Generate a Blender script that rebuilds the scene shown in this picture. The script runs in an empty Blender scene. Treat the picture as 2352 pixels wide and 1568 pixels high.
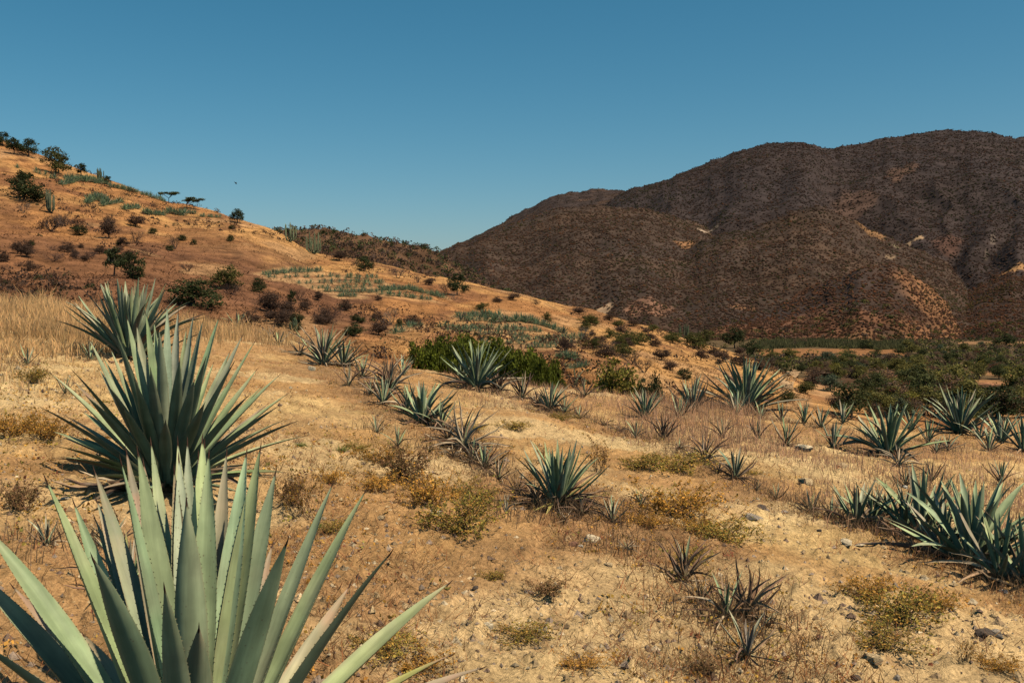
import bpy, math, random
import numpy as np
from mathutils import Matrix, Vector

# ------------------------------------------------------------------ camera, sky, sun, exposure
SC = bpy.context.scene
COL = SC.collection
EYE = 1.6                       # camera height above the field
FPX, CX, CY, HZ = 2287.0, 1176.0, 784.0, 700.0     # lens in picture units (picture 2352 wide)
PITCH = math.atan((CY - HZ) / FPX)
SUN_AZ = math.radians(-31)       # from +x (right) towards +y (away)
SUN_EL = math.radians(58)

cam_d = bpy.data.cameras.new('camera'); cam = bpy.data.objects.new('camera', cam_d); COL.objects.link(cam)
cam_d.sensor_width = 36.0; cam_d.lens = 36.0 * FPX / 2352.0
cam_d.clip_start = 0.05; cam_d.clip_end = 9000
cam.location = (0, 0, EYE); cam.rotation_euler = (math.pi / 2 - PITCH, 0, 0)
SC.camera = cam

world = bpy.data.worlds.new('World'); SC.world = world; world.use_nodes = True
wn = world.node_tree.nodes; wl = world.node_tree.links; wn.clear()
sky = wn.new('ShaderNodeTexSky'); sky.sky_type = 'NISHITA'; sky.sun_disc = False
sky.sun_elevation = SUN_EL; sky.sun_rotation = math.pi / 2 - SUN_AZ
sky.air_density = 1.0; sky.dust_density = 3.4; sky.ozone_density = 1.6; sky.altitude = 1500
hs = wn.new('ShaderNodeHueSaturation'); hs.inputs['Hue'].default_value = 0.473
hs.inputs['Saturation'].default_value = 1.36; hs.inputs['Value'].default_value = 1.0
bg = wn.new('ShaderNodeBackground'); bg.inputs[1].default_value = 0.077
wo = wn.new('ShaderNodeOutputWorld')
wl.new(sky.outputs[0], hs.inputs['Color']); wl.new(hs.outputs[0], bg.inputs[0]); wl.new(bg.outputs[0], wo.inputs[0])

sun_d = bpy.data.lights.new('sun', 'SUN'); sun = bpy.data.objects.new('sun', sun_d); COL.objects.link(sun)
sun_d.energy = 5.0; sun_d.angle = math.radians(0.5); sun_d.color = (1.0, 0.88, 0.69)
to_sun = Vector((math.cos(SUN_EL) * math.cos(SUN_AZ), math.cos(SUN_EL) * math.sin(SUN_AZ), math.sin(SUN_EL)))
sun.rotation_euler = to_sun.to_track_quat('Z', 'Y').to_euler()

vs = SC.view_settings; vs.view_transform = 'Standard'; vs.look = 'None'
vs.exposure = 0.18; vs.gamma = 1.0; vs.use_curve_mapping = False
SC.cycles.max_bounces = 4; SC.cycles.diffuse_bounces = 0; SC.cycles.glossy_bounces = 1
SC.cycles.transmission_bounces = 2; SC.cycles.transparent_max_bounces = 4; SC.cycles.volume_bounces = 0
SC.cycles.use_denoising = True

RNG = np.random.default_rng(7)
random.seed(7)

# ------------------------------------------------------------------ numeric helpers
def _hash(ix, iy, seed):
    h = (ix.astype(np.int64) * 374761393 + iy.astype(np.int64) * 668265263 + seed * 1442695041) & 0xFFFFFFFF
    h = ((h ^ (h >> 13)) * 1274126177) & 0xFFFFFFFF
    h = h ^ (h >> 16)
    return (h & 0xFFFFFF) / float(0xFFFFFF)

def vnoise(x, y, seed=0):
    x = np.asarray(x, float); y = np.asarray(y, float)
    ix = np.floor(x); iy = np.floor(y); fx = x - ix; fy = y - iy
    fx = fx * fx * (3 - 2 * fx); fy = fy * fy * (3 - 2 * fy)
    a = _hash(ix, iy, seed); b = _hash(ix + 1, iy, seed); c = _hash(ix, iy + 1, seed); d = _hash(ix + 1, iy + 1, seed)
    return (a * (1 - fx) + b * fx) * (1 - fy) + (c * (1 - fx) + d * fx) * fy

def fbm(x, y, seed=0, octv=4, gain=0.5):
    s = 0; a = 1.0; n = 0
    for k in range(octv):
        s = s + a * vnoise(np.asarray(x) * 2 ** k + 13.7 * k, np.asarray(y) * 2 ** k + 7.1 * k, seed + k); n += a; a *= gain
    return s / n

def sstep(a, b, x):
    t = np.clip((np.asarray(x, float) - a) / (b - a), 0, 1)
    return t * t * (3 - 2 * t)

def pchip(xs, ys, x):
    xs = np.asarray(xs, float); ys = np.asarray(ys, float); x = np.asarray(x, float)
    h = np.diff(xs); d = np.diff(ys) / h; m = np.zeros_like(ys)
    for i in range(1, len(xs) - 1):
        if d[i - 1] * d[i] > 0:
            w1 = 2 * h[i] + h[i - 1]; w2 = h[i] + 2 * h[i - 1]
            m[i] = (w1 + w2) / (w1 / d[i - 1] + w2 / d[i])
    m[0] = d[0]; m[-1] = d[-1]
    k = np.clip(np.searchsorted(xs, x) - 1, 0, len(xs) - 2)
    t = (x - xs[k]) / h[k]; t = np.clip(t, 0, 1)
    return ((2*t**3 - 3*t**2 + 1) * ys[k] + (t**3 - 2*t**2 + t) * h[k] * m[k] + (-2*t**3 + 3*t**2) * ys[k+1] + (t**3 - t**2) * h[k] * m[k+1])

def ray(u, v):
    """direction per metre of ground distance y: (s, 1, tan)"""
    xc = (u - CX) / FPX; yc = (CY - v) / FPX
    y = math.cos(PITCH) + yc * math.sin(PITCH); z = -math.sin(PITCH) + yc * math.cos(PITCH)
    return xc / y, z / y

# ------------------------------------------------------------------ terrain: field, gully, left hill, valley floor
PA, PB = -0.12, -0.012
def plane(s, y): return -1.6 + PA * s * y + PB * y       # relative to the camera

# layers beyond the crest, (u, distance, v) on the picture, turned into (s, distance, height)
CREST_Y = [(-1600, 40), (-300, 38), (0, 35), (400, 34), (640, 32), (900, 26), (1200, 24.5), (1500, 24), (1800, 25), (2100, 26), (2352, 28), (2800, 30), (4000, 32)]
LOW = [(-1600, 80, 660), (-300, 80, 690), (0, 78, 695), (300, 76, 712), (600, 74, 755), (800, 70, 800), (1000, 66, 845), (1200, 64, 872), (1400, 62, 900), (1600, 64, 925), (1800, 70, 945), (2100, 78, 962), (2352, 80, 978), (2800, 82, 1000), (4000, 84, 1040)]
RIDGE = [(-1600, 300, 60), (-600, 285, 235), (-300, 270, 285), (0, 250, 340), (100, 245, 372), (200, 238, 408), (300, 230, 434), (400, 224, 470), (500, 216, 492), (560, 210, 509), (640, 204, 537), (720, 198, 578), (850, 190, 604), (1000, 182, 640), (1100, 176, 664), (1250, 170, 700), (1400, 168, 728), (1500, 165, 748), (1600, 160, 782), (1700, 155, 812), (1800, 150, 852), (1900, 150, 885), (2100, 155, 898), (2352, 160, 905), (2800, 165, 915), (4000, 165, 940)]

def lay(pts):
    s = []; y = []; z = []
    for u, d, v in pts:
        a, t = ray(u, v); s.append(a); y.append(d); z.append(t * d)
    return np.array(s), np.array(y), np.array(z)
cs = np.array([ray(u, 850)[0] for u, _ in CREST_Y]); cyy = np.array([d for _, d in CREST_Y])
ls, ly, lz = lay(LOW); rs, ry, rz = lay(RIDGE)
VAL_Z = -23.5

TS = np.concatenate([np.linspace(-1.25, -0.62, 30, endpoint=False), np.linspace(-0.62, 0.62, 460), np.linspace(0.62, 1.25, 31)[1:]])
TY = np.exp(np.concatenate([np.linspace(math.log(0.5), math.log(1.6), 14, endpoint=False),
                            np.linspace(math.log(1.6), math.log(40), 470, endpoint=False),
                            np.linspace(math.log(40), math.log(300), 250, endpoint=False),
                            np.linspace(math.log(300), math.log(1500), 50)]))
Z0 = np.zeros((len(TY), len(TS)))
for j, s in enumerate(TS):
    yc = float(pchip(cs, cyy, s)); yl = float(pchip(ls, ly, s)); zl = float(pchip(ls, lz, s))
    yr = float(pchip(rs, ry, s)); zr = float(pchip(rs, rz, s))
    zc = plane(s, yc)
    ys = [0.3, 4, 10, 16, 0.82 * yc, yc, 1.25 * yc, 1.62 * yc, yl, yl + 0.30 * (yr - yl), yl + 0.62 * (yr - yl), yr, yr + 40, yr + 150, 480, 1600]
    bulge = 0.02 * (zr - zl)
    zs = [plane(s, 0.3), plane(s, 4), plane(s, 10), plane(s, 16), plane(s, 0.82 * yc), zc - 0.06, zc - 1.1, min(zc - 2.6, zl - 0.6), zl,
          zl + 0.27 * (zr - zl) - bulge, zl + 0.60 * (zr - zl) + bulge, zr, zr - 4 - 0.06 * abs(zr), min(zr - 8, VAL_Z + 2), VAL_Z, VAL_Z - 1.5]
    Z0[:, j] = pchip(ys, zs, TY)
GX = TS[None, :] * TY[:, None]; GY = np.repeat(TY[:, None], len(TS), 1)
# relief with a shape of its own: furrows, clods, rills on the hill
nearw = 1 - sstep(30, 60, GY)
midw = sstep(38, 90, GY) * (1 - sstep(260, 420, GY))
Z0 += nearw * ((fbm(GX * 0.45, GY * 0.45, 11, 3) - 0.5) * 0.22 + (fbm(GX * 3.1, GY * 3.1, 21, 3) - 0.5) * 0.085
               + np.maximum(fbm(GX * 11, GY * 11, 31, 2) - 0.55, 0) * 0.16)
Z0 += midw * ((fbm(GX * 0.05, GY * 0.035, 41, 4) - 0.5) * 3.0 + (fbm(GX * 0.4, GY * 0.4, 51, 3) - 0.5) * 0.5)
# low terraces on the agave slope
ZT = Z0 + EYE
LTY = np.log(TY)

def ground(x, y):
    """height of the built ground at (x, y), bilinear on the mesh grid"""
    x = np.asarray(x, float); y = np.asarray(y, float)
    s = np.clip(x / np.maximum(y, 0.3), TS[0], TS[-1] - 1e-6); l = np.clip(np.log(np.maximum(y, 0.5)), LTY[0], LTY[-1] - 1e-6)
    j = np.clip(np.searchsorted(TS, s, 'right') - 1, 0, len(TS) - 2); i = np.clip(np.searchsorted(LTY, l, 'right') - 1, 0, len(TY) - 2)
    fs = (s - TS[j]) / (TS[j + 1] - TS[j]); fl = (np.maximum(y, 0.5) - TY[i]) / (TY[i + 1] - TY[i])
    return (ZT[i, j] * (1 - fs) + ZT[i, j + 1] * fs) * (1 - fl) + (ZT[i + 1, j] * (1 - fs) + ZT[i + 1, j + 1] * fs) * fl

_HY = np.exp(np.linspace(math.log(1.7), math.log(1400), 3000))
def hit(u, v, ymin=1.7):
    """where the sight line through a picture point meets the ground"""
    s, t = ray(u, v)
    ys = _HY[_HY >= ymin]
    zg = ground(s * ys, ys); below = np.nonzero(zg >= EYE + t * ys)[0]
    y = ys[below[0]] if len(below) else ys[-1]
    return Vector((s * y, y, float(ground(s * y, y))))
def at(u, y, dz=0.0):
    s, _ = ray(u, 800)
    return Vector((s * y, y, float(ground(s * y, y)) + dz))

# ------------------------------------------------------------------ mesh helpers
def mesh_np(name, V, F, col=None, smooth=False, attr='col'):
    """V (n,3); F a list of integer arrays (m,3) or (m,4); col (n,3) or (n,4) per vertex"""
    me = bpy.data.meshes.new(name)
    V = np.asarray(V, np.float32)
    F = [np.asarray(f, np.int32) for f in F if len(f)]
    me.vertices.add(len(V)); me.vertices.foreach_set('co', V.ravel())
    loops = np.concatenate([f.ravel() for f in F]); tot = np.concatenate([np.full(len(f), f.shape[1], np.int32) for f in F])
    start = np.concatenate([[0], np.cumsum(tot)[:-1]]).astype(np.int32)
    me.loops.add(len(loops)); me.loops.foreach_set('vertex_index', loops)
    me.polygons.add(len(tot)); me.polygons.foreach_set('loop_start', start); me.polygons.foreach_set('loop_total', tot)
    me.polygons.foreach_set('use_smooth', np.full(len(tot), bool(smooth)))
    if col is not None:
        col = np.asarray(col, np.float32)
        if col.shape[1] == 3: col = np.concatenate([col, np.ones((len(col), 1), np.float32)], 1)
        a = me.color_attributes.new(attr, 'FLOAT_COLOR', 'POINT'); a.data.foreach_set('color', col.ravel())
    me.update(calc_edges=True)
    return me

def link(name, me, mat=None, parent=None, **props):
    o = bpy.data.objects.new(name, me)
    COL.objects.link(o)
    if mat is not None and me is not None and not len(me.materials): me.materials.append(mat)
    if parent is not None: o.parent = parent
    for k, v in props.items():
        if v is not None: o[k] = v
    return o
def empty(name, loc, label, category, group=None):
    o = bpy.data.objects.new(name, None); COL.objects.link(o); o.location = loc; o.empty_display_size = 0.2
    o['label'] = label; o['category'] = category
    if group: o['group'] = group
    return o

def grid_faces(nr, nc):
    i = np.arange(nr - 1)[:, None]; j = np.arange(nc - 1)[None, :]
    a = i * nc + j
    return np.stack([a, a + 1, a + nc + 1, a + nc], -1).reshape(-1, 4)

# ------------------------------------------------------------------ materials
def nt(name):
    m = bpy.data.materials.new(name); m.use_nodes = True
    t = m.node_tree; t.nodes.clear()
    return m, t.nodes, t.links
def N(ns, kind, **kw):
    n = ns.new('ShaderNode' + kind)
    for k, v in kw.items():
        if k in n.inputs: n.inputs[k].default_value = v
        else: setattr(n, k, v)
    return n
def mixc(ns, ls, fac, a, b, blend='MIX'):
    n = ns.new('ShaderNodeMix'); n.data_type = 'RGBA'; n.blend_type = blend
    for sock, val in ((0, fac), (6, a), (7, b)):
        if hasattr(val, 'links'): ls.new(val, n.inputs[sock])
        else: n.inputs[sock].default_value = val
    return n.outputs[2]
def maprange(ns, ls, val, a, b, c=0.0, d=1.0, smooth=True):
    n = ns.new('ShaderNodeMapRange'); n.interpolation_type = 'SMOOTHSTEP' if smooth else 'LINEAR'
    ls.new(val, n.inputs[0])
    for k, x in enumerate((a, b, c, d)): n.inputs[k + 1].default_value = x
    return n.outputs[0]

def mat_attr(name, rough=0.9, translucent=0.0, var=0.25, vscale=0.7, spec=0.15, bump=0.0, bscale=10.0, attr='col'):
    """colour from the mesh's own colour attribute, broken up by noise and by the object's random value"""
    m, ns, ls = nt(name)
    a = N(ns, 'VertexColor', layer_name=attr)
    tc = N(ns, 'TexCoord'); no = N(ns, 'TexNoise', Scale=vscale, Detail=3.0); ls.new(tc.outputs['Object'], no.inputs['Vector'])
    v = maprange(ns, ls, no.outputs[0], 0.3, 0.7, 1 - var, 1 + var)
    oi = N(ns, 'ObjectInfo'); r = maprange(ns, ls, oi.outputs['Random'], 0, 1, 0.82, 1.15, False)
    mu = N(ns, 'Math', operation='MULTIPLY'); ls.new(v, mu.inputs[0]); ls.new(r, mu.inputs[1])
    sc = N(ns, 'VectorMath', operation='SCALE'); ls.new(a.outputs[0], sc.inputs[0]); ls.new(mu.outputs[0], sc.inputs['Scale'])
    p = N(ns, 'BsdfPrincipled', Roughness=rough); p.inputs['Specular IOR Level'].default_value = spec
    ls.new(sc.outputs[0], p.inputs['Base Color'])
    out = N(ns, 'OutputMaterial')
    if bump:
        bn = N(ns, 'TexNoise', Scale=bscale, Detail=4.0); ls.new(tc.outputs['Object'], bn.inputs['Vector'])
        b = N(ns, 'Bump', Strength=bump, Distance=0.05); ls.new(bn.outputs[0], b.inputs['Height']); ls.new(b.outputs[0], p.inputs['Normal'])
    if translucent:
        t = N(ns, 'BsdfTranslucent'); ls.new(sc.outputs[0], t.inputs[0])
        mx = N(ns, 'MixShader'); mx.inputs[0].default_value = translucent
        ls.new(p.outputs[0], mx.inputs[1]); ls.new(t.outputs[0], mx.inputs[2]); ls.new(mx.outputs[0], out.inputs[0])
    else: ls.new(p.outputs[0], out.inputs[0])
    return m

def mat_ground():
    m, ns, ls = nt('soil')
    a = N(ns, 'VertexColor', layer_name='col'); tc = N(ns, 'TexCoord'); P = tc.outputs['Object']
    def noise(s, d=4.0, r=0.6):
        n = N(ns, 'TexNoise', Scale=s, Detail=d, Roughness=r); ls.new(P, n.inputs['Vector']); return n.outputs[0]
    n1, n2, n3 = noise(1.3), noise(9.0), noise(46.0, 5.0, 0.7)
    v1 = maprange(ns, ls, n1, 0.25, 0.75, 0.80, 1.16); v2 = maprange(ns, ls, n2, 0.28, 0.72, 0.78, 1.2); v3 = maprange(ns, ls, n3, 0.28, 0.72, 0.58, 1.34)
    m1 = N(ns, 'Math', operation='MULTIPLY'); ls.new(v1, m1.inputs[0]); ls.new(v2, m1.inputs[1])
    m2 = N(ns, 'Math', operation='MULTIPLY'); ls.new(m1.outputs[0], m2.inputs[0]); ls.new(v3, m2.inputs[1])
    # reddish litter and pale grit
    red = maprange(ns, ls, noise(2.7, 5.0, 0.65), 0.52, 0.70, 0.0, 0.42)
    c = mixc(ns, ls, red, a.outputs[0], (0.34, 0.170, 0.075, 1))
    grit = maprange(ns, ls, noise(75.0, 3.0), 0.60, 0.70, 0.0, 0.45)
    c = mixc(ns, ls, grit, c, (0.50, 0.36, 0.19, 1))
    # colour stays the vertex colour on the far slopes: litter only where alpha is 1
    c = mixc(ns, ls, a.outputs[1], a.outputs[0], c)
    n4 = maprange(ns, ls, noise(0.33, 6.0, 0.72), 0.30, 0.70, 0.55, 1.45)
    far_v = mixc(ns, ls, a.outputs[1], n4, (1, 1, 1, 1))
    sc0 = N(ns, 'VectorMath', operation='SCALE'); ls.new(c, sc0.inputs[0]); ls.new(m2.outputs[0], sc0.inputs['Scale'])
    sc = N(ns, 'VectorMath', operation='MULTIPLY'); ls.new(sc0.outputs[0], sc.inputs[0]); ls.new(far_v, sc.inputs[1])
    p = N(ns, 'BsdfPrincipled', Roughness=0.95); p.inputs['Specular IOR Level'].default_value = 0.08
    ls.new(sc.outputs[0], p.inputs['Base Color'])
    ad = N(ns, 'Math', operation='ADD'); ls.new(n2, ad.inputs[0]); ls.new(n3, ad.inputs[1])
    b = N(ns, 'Bump', Strength=0.85, Distance=0.034); ls.new(ad.outputs[0], b.inputs['Height']); ls.new(b.outputs[0], p.inputs['Normal'])
    out = N(ns, 'OutputMaterial'); ls.new(p.outputs[0], out.inputs[0])
    return m

M_SOIL = mat_ground()
M_HILL = mat_attr('hill_scrub_soil', 0.95, 0, 0.35, 0.05, 0.05, 0.9, 0.35)
M_SCRUB = mat_attr('far_scrub', 0.95, 0, 0.25, 0.02, 0.05)
M_FOL = mat_attr('foliage', 0.75, 0.38, 0.22, 1.6, 0.2)
M_BARK = mat_attr('bark', 0.9, 0, 0.3, 6.0, 0.1)
M_GRASS = mat_attr('dry_grass', 0.8, 0.5, 0.2, 0.5, 0.15)
M_CACTUS = mat_attr('cactus_skin', 0.6, 0, 0.2, 2.0, 0.25)
M_ROCK = mat_attr('rock', 0.9, 0, 0.35, 9.0, 0.15, 0.6, 30.0)
M_WOOD = mat_attr('weathered_boards', 0.9, 0, 0.3, 3.0, 0.1)

# ------------------------------------------------------------------ ground sheet
BANKS = []
def polyline(uv, ymin=1.7): return [hit(u, v, ymin) for u, v in uv]
ROW_A = polyline([(560, 770), (640, 792), (745, 838), (800, 886), (880, 926), (972, 972), (1066, 1030), (1112, 1078), (1200, 1130), (1281, 1166), (1406, 1215), (1500, 1285), (1572, 1340), (1668, 1420), (1716, 1508), (1790, 1640)])
ROW_B = polyline([(1000, 846), (1095, 892), (1200, 918), (1264, 944), (1380, 978), (1461, 1006), (1524, 1012), (1620, 1062), (1688, 1100), (1784, 1150), (1862, 1178), (1966, 1208), (2118, 1245), (2232, 1310), (2360, 1360), (2500, 1430)])
ROW_C = polyline([(1480, 962), (1592, 946), (1712, 948), (1850, 975), (2040, 1045), (2206, 1010), (2352, 1040)])
TERR = [[(600, 632), (735, 624)], [(620, 641), (760, 638), (865, 640)], [(690, 653), (800, 650), (880, 652)], [(720, 664), (790, 662), (850, 660)], [(745, 672), (862, 672)], [(872, 668), (940, 666), (1018, 684)], [(778, 683), (830, 682)],
        [(1052, 729), (1100, 727), (1146, 729)], [(1134, 742), (1190, 738), (1240, 746), (1298, 766)], [(1012, 752), (1080, 754), (1130, 756)], [(1080, 770), (1160, 768), (1210, 776)], [(1160, 784), (1250, 780), (1330, 778)], [(1200, 800), (1285, 798)], [(920, 756), (975, 750)], [(1060, 738), (1130, 738)], [(1030, 761), (1100, 762)], [(1150, 758), (1240, 763)], [(1110, 790), (1200, 792)], [(1230, 790), (1310, 790)], [(880, 677), (990, 690)]]
def row_dist(x, y, P):
    d = np.full(np.shape(x), 1e9)
    for a, b in zip(P[:-1], P[1:]):
        ex, ey = b.x - a.x, b.y - a.y; L2 = ex * ex + ey * ey + 1e-9
        t = np.clip(((x - a.x) * ex + (y - a.y) * ey) / L2, 0, 1)
        d = np.minimum(d, np.hypot(x - a.x - t * ex, y - a.y - t * ey))
    return d
def row_mask(x, y):
    """1 along the planted rows, 0 on the bare strips between them"""
    w = (fbm(x * 1.1, y * 1.1, 501, 3) - 0.5) * 0.9
    d = np.minimum(np.minimum(row_dist(x, y, ROW_A), row_dist(x, y, ROW_B)), row_dist(x, y, ROW_C)) + w
    left = sstep(-0.02, -0.22, x / y + (fbm(x * 0.5, y * 0.5, 511, 3) - 0.5) * 0.25) * 0 + sstep(0.02, 0.10, -(x / y) - 0.02 * 0 + (fbm(x * 0.5, y * 0.5, 511, 3) - 0.5) * 0.3) * 0.45
    return np.clip(np.maximum(1 - sstep(0.25, 0.95, d), left * sstep(0.40, 0.58, fbm(x * 0.8, y * 0.8, 521, 3))), 0, 1)
def ground_colours(x, y):
    n = len(x); s = x / y
    tan = np.array([0.60, 0.395, 0.170]); rust = np.array([0.43, 0.225, 0.085]); straw = np.array([0.41, 0.215, 0.078]); dark = np.array([0.150, 0.068, 0.034])
    c = np.tile(tan, (n, 1))
    def mix(col, w):
        nonlocal c
        w = np.clip(w, 0, 1)[:, None]; c = c * (1 - w) + np.asarray(col) * w
    f1 = fbm(x * 0.35, y * 0.35, 101, 4); f2 = fbm(x * 0.06, y * 0.05, 111, 5); f3 = fbm(x * 0.9, y * 0.9, 121, 3)
    mix(rust, sstep(0.44, 0.62, f1) * 0.75)
    mix(rust, sstep(14, 24, y) * (0.35 + 0.4 * sstep(0.4, 0.6, f3)))          # grassier near the crest
    nearm = y < 40
    rm = np.zeros(n); rm[nearm] = row_mask(x[nearm], y[nearm])
    mix([0.30, 0.165, 0.075], rm * 0.7 * (1 - sstep(26, 34, y)))
    mix([0.47, 0.285, 0.13], sstep(14, 24, y) * (1 - sstep(-0.40, -0.20, s)) * 0.7)
    mid = sstep(36, 60, y)
    mix(straw, mid)
    mix([0.28, 0.125, 0.046], mid * sstep(0.42, 0.60, f2) * 0.85)
    mix([0.165, 0.070, 0.033], mid * sstep(0.52, 0.66, fbm(x * 0.16, y * 0.10, 151, 4)) * 0.7)
    mix([0.35, 0.200, 0.095], (1 - mid) * sstep(0.52, 0.66, fbm(x * 0.8, y * 0.8, 161, 4)) * 0.5)
    mix([0.68, 0.49, 0.245], (1 - mid) * sstep(0.56, 0.70, fbm(x * 0.5 + 9, y * 0.5, 171, 3)) * 0.6)
    # the foot of the hill on the left lies under old brown scrub litter
    mix(dark, mid * sstep(0.46, 0.60, fbm(x * 0.09, y * 0.045, 131, 4)) * (1 - sstep(120, 190, y)) * (1 - sstep(-0.16, -0.06, s)) * 0.9)
    mix(dark, mid * (1 - sstep(100, 150, y + (fbm(x * 0.06, y * 0.06, 181, 3) - 0.5) * 60)) * (1 - sstep(-0.20, -0.10, s)) * 0.85)
    mix([0.36, 0.205, 0.095], mid * sstep(0.62, 0.70, fbm(x * 0.11, y * 0.07, 141, 3)) * 0.6)
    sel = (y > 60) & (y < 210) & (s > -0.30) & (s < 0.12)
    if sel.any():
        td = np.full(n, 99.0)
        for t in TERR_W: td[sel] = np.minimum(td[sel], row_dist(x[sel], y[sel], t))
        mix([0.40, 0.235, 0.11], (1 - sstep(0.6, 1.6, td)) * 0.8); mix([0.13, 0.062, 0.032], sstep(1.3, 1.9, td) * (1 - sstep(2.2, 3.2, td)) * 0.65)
    far = sstep(185, 240, y) * sstep(-0.05, 0.1, s)
    mix([0.105, 0.068, 0.032], far)
    mix([0.34, 0.165, 0.070], sstep(0.23, 0.27, s) * (1 - sstep(300, 380, y)) * sstep(80, 110, y) * sstep(0.5, 0.62, f2))
    for u, v, ru, ry, col in [(1900, 905, 50, 14, (0.40, 0.22, 0.10)), (1945, 916, 40, 12, (0.40, 0.22, 0.10)), (2262, 893, 60, 16, (0.36, 0.165, 0.085)), (1830, 915, 40, 20, (0.36, 0.20, 0.09)), (2120, 872, 40, 16, (0.34, 0.18, 0.08)), (1860, 880, 30, 14, (0.38, 0.21, 0.10))]:
        c0 = hit(u, v, 45.0); dd = np.hypot((s - c0.x / c0.y) / (ru / FPX), (y - c0.y) / ry) + (fbm(x * 0.12, y * 0.12, 191, 3) - 0.5) * 0.8
        BANKS.append((c0.x, c0.y, ru / FPX * c0.y)); mix(col, (1 - sstep(0.7, 1.1, dd)) * 0.9)
    return np.concatenate([c, (1 - sstep(25, 70, y))[:, None]], 1)
gx, gy = GX.ravel(), GY.ravel()
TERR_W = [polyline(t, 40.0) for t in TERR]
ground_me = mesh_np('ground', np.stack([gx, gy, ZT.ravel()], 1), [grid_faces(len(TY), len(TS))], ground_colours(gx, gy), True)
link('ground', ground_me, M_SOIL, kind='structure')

# ------------------------------------------------------------------ mountains beyond the valley
# each ridge: silhouette on the picture, distance, run of the front slope, height of its foot
RIDGES = [
    dict(y=1900, run=1050, pts=[(1150, 640), (1300, 540), (1440, 437), (1530, 411), (1640, 366), (1740, 336), (1820, 325), (1900, 338), (1960, 331), (2060, 313), (2120, 305), (2200, 300), (2280, 306), (2352, 318), (2600, 350), (3200, 420)]),
    dict(y=2700, run=1300, pts=[(600, 700), (900, 640), (1010, 580), (1100, 536), (1190, 491), (1260, 456), (1320, 441), (1390, 432), (1450, 438), (1500, 456), (1650, 520), (1900, 600)]),
    dict(y=1350, run=640, pts=[(880, 700), (1010, 582), (1100, 545), (1200, 505), (1270, 482), (1350, 471), (1440, 476), (1520, 490), (1600, 514), (1680, 545), (1760, 600), (1900, 700)]),
    dict(y=1120, run=430, pts=[(1300, 730), (1450, 610), (1560, 570), (1660, 540), (1760, 512), (1830, 485), (1880, 474), (1930, 488), (1990, 520), (2060, 552), (2150, 590), (2260, 660), (2400, 740)]),
    dict(y=820, run=170, pts=[(1450, 770), (1600, 732), (1750, 696), (1850, 664), (1930, 634), (2010, 612), (2060, 612), (2110, 640), (2170, 690), (2240, 745), (2300, 790)]),
    dict(y=1450, run=560, pts=[(1950, 700), (2040, 575), (2120, 535), (2200, 522), (2260, 540), (2310, 500), (2352, 478), (2450, 450), (2700, 430), (3200, 500)]),
    dict(y=1000, run=330, pts=[(2080, 760), (2180, 680), (2260, 640), (2352, 610), (2450, 600), (2700, 590), (3200, 640)]),
    dict(y=370, run=140, pts=[(380, 640), (560, 545), (640, 527), (740, 524), (820, 537), (880, 549), (960, 566), (1010, 583), (1060, 612), (1120, 645), (1180, 674), (1300, 712), (1420, 752)], base=-16),
    dict(y=3300, run=1500, pts=[(-2000, 560), (-500, 600), (300, 640), (800, 690), (1000, 720)]),
]
MS = np.concatenate([np.linspace(-1.1, -0.36, 30, endpoint=False), np.linspace(-0.36, 0.60, 560), np.linspace(0.60, 1.1, 31)[1:]])
MYR = np.exp(np.linspace(math.log(225), math.log(3600), 400))
SX, YY = np.meshgrid(MS, MYR)
XX = SX * YY
def ridge_height(S, Y):
    X = S * Y
    best = np.full(S.shape, -60.0); who = np.zeros(S.shape, int)
    for k, r in enumerate(RIDGES):
        sv = []; zv = []
        yr0 = r['y']
        for u, v in r['pts']:
            a, t = ray(u, v); sv.append(a); zv.append(t * yr0)
        sv = np.array(sv); zv = np.array(zv); base = r.get('base', -30.0)
        zt = pchip(sv, zv, np.clip(S, sv[0], sv[-1]))
        edge = np.minimum(S - sv[0], sv[-1] - S); zt = np.where(edge < 0, zt + edge * yr0 * 0.7, zt)
        wob = (fbm(S * 14, S * 0 + k, 200 + k, 3) - 0.5)
        yr = yr0 * (1 + 0.10 * wob)
        zt = zt * (yr / yr0) + (fbm(S * 90, S * 0 + k, 210 + k, 3) - 0.5) * 0.004 * yr0
        t = np.clip((yr - Y) / r['run'], 0, 1.3)
        warp = (fbm(X / 260, Y / 260, 220 + k, 3) - 0.5) * 1.1
        sp = np.abs(2 * fbm(S * yr0 / 210 + warp, Y / 1100, 230 + k, 3) - 1.0)
        front = base + (zt - base) * (1 - np.clip(t, 0, 1)) ** 1.12 - np.clip(t - 1, 0, 1) * 40
        front = front + (zt - base) * 0.22 * (0.42 - sp) * np.clip(t * (1.1 - t) * 4, 0, 1)
        back = zt - (Y - yr) * 0.32
        z = np.where(Y < yr, front, back)
        m = z > best
        best = np.where(m, z, best); who = np.where(m, k, who)
    return best + (fbm(X / 38, Y / 38, 251, 3) - 0.5) * 5.0 * sstep(300, 900, Y), who
MZ, WHO = ridge_height(SX, YY)
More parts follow.
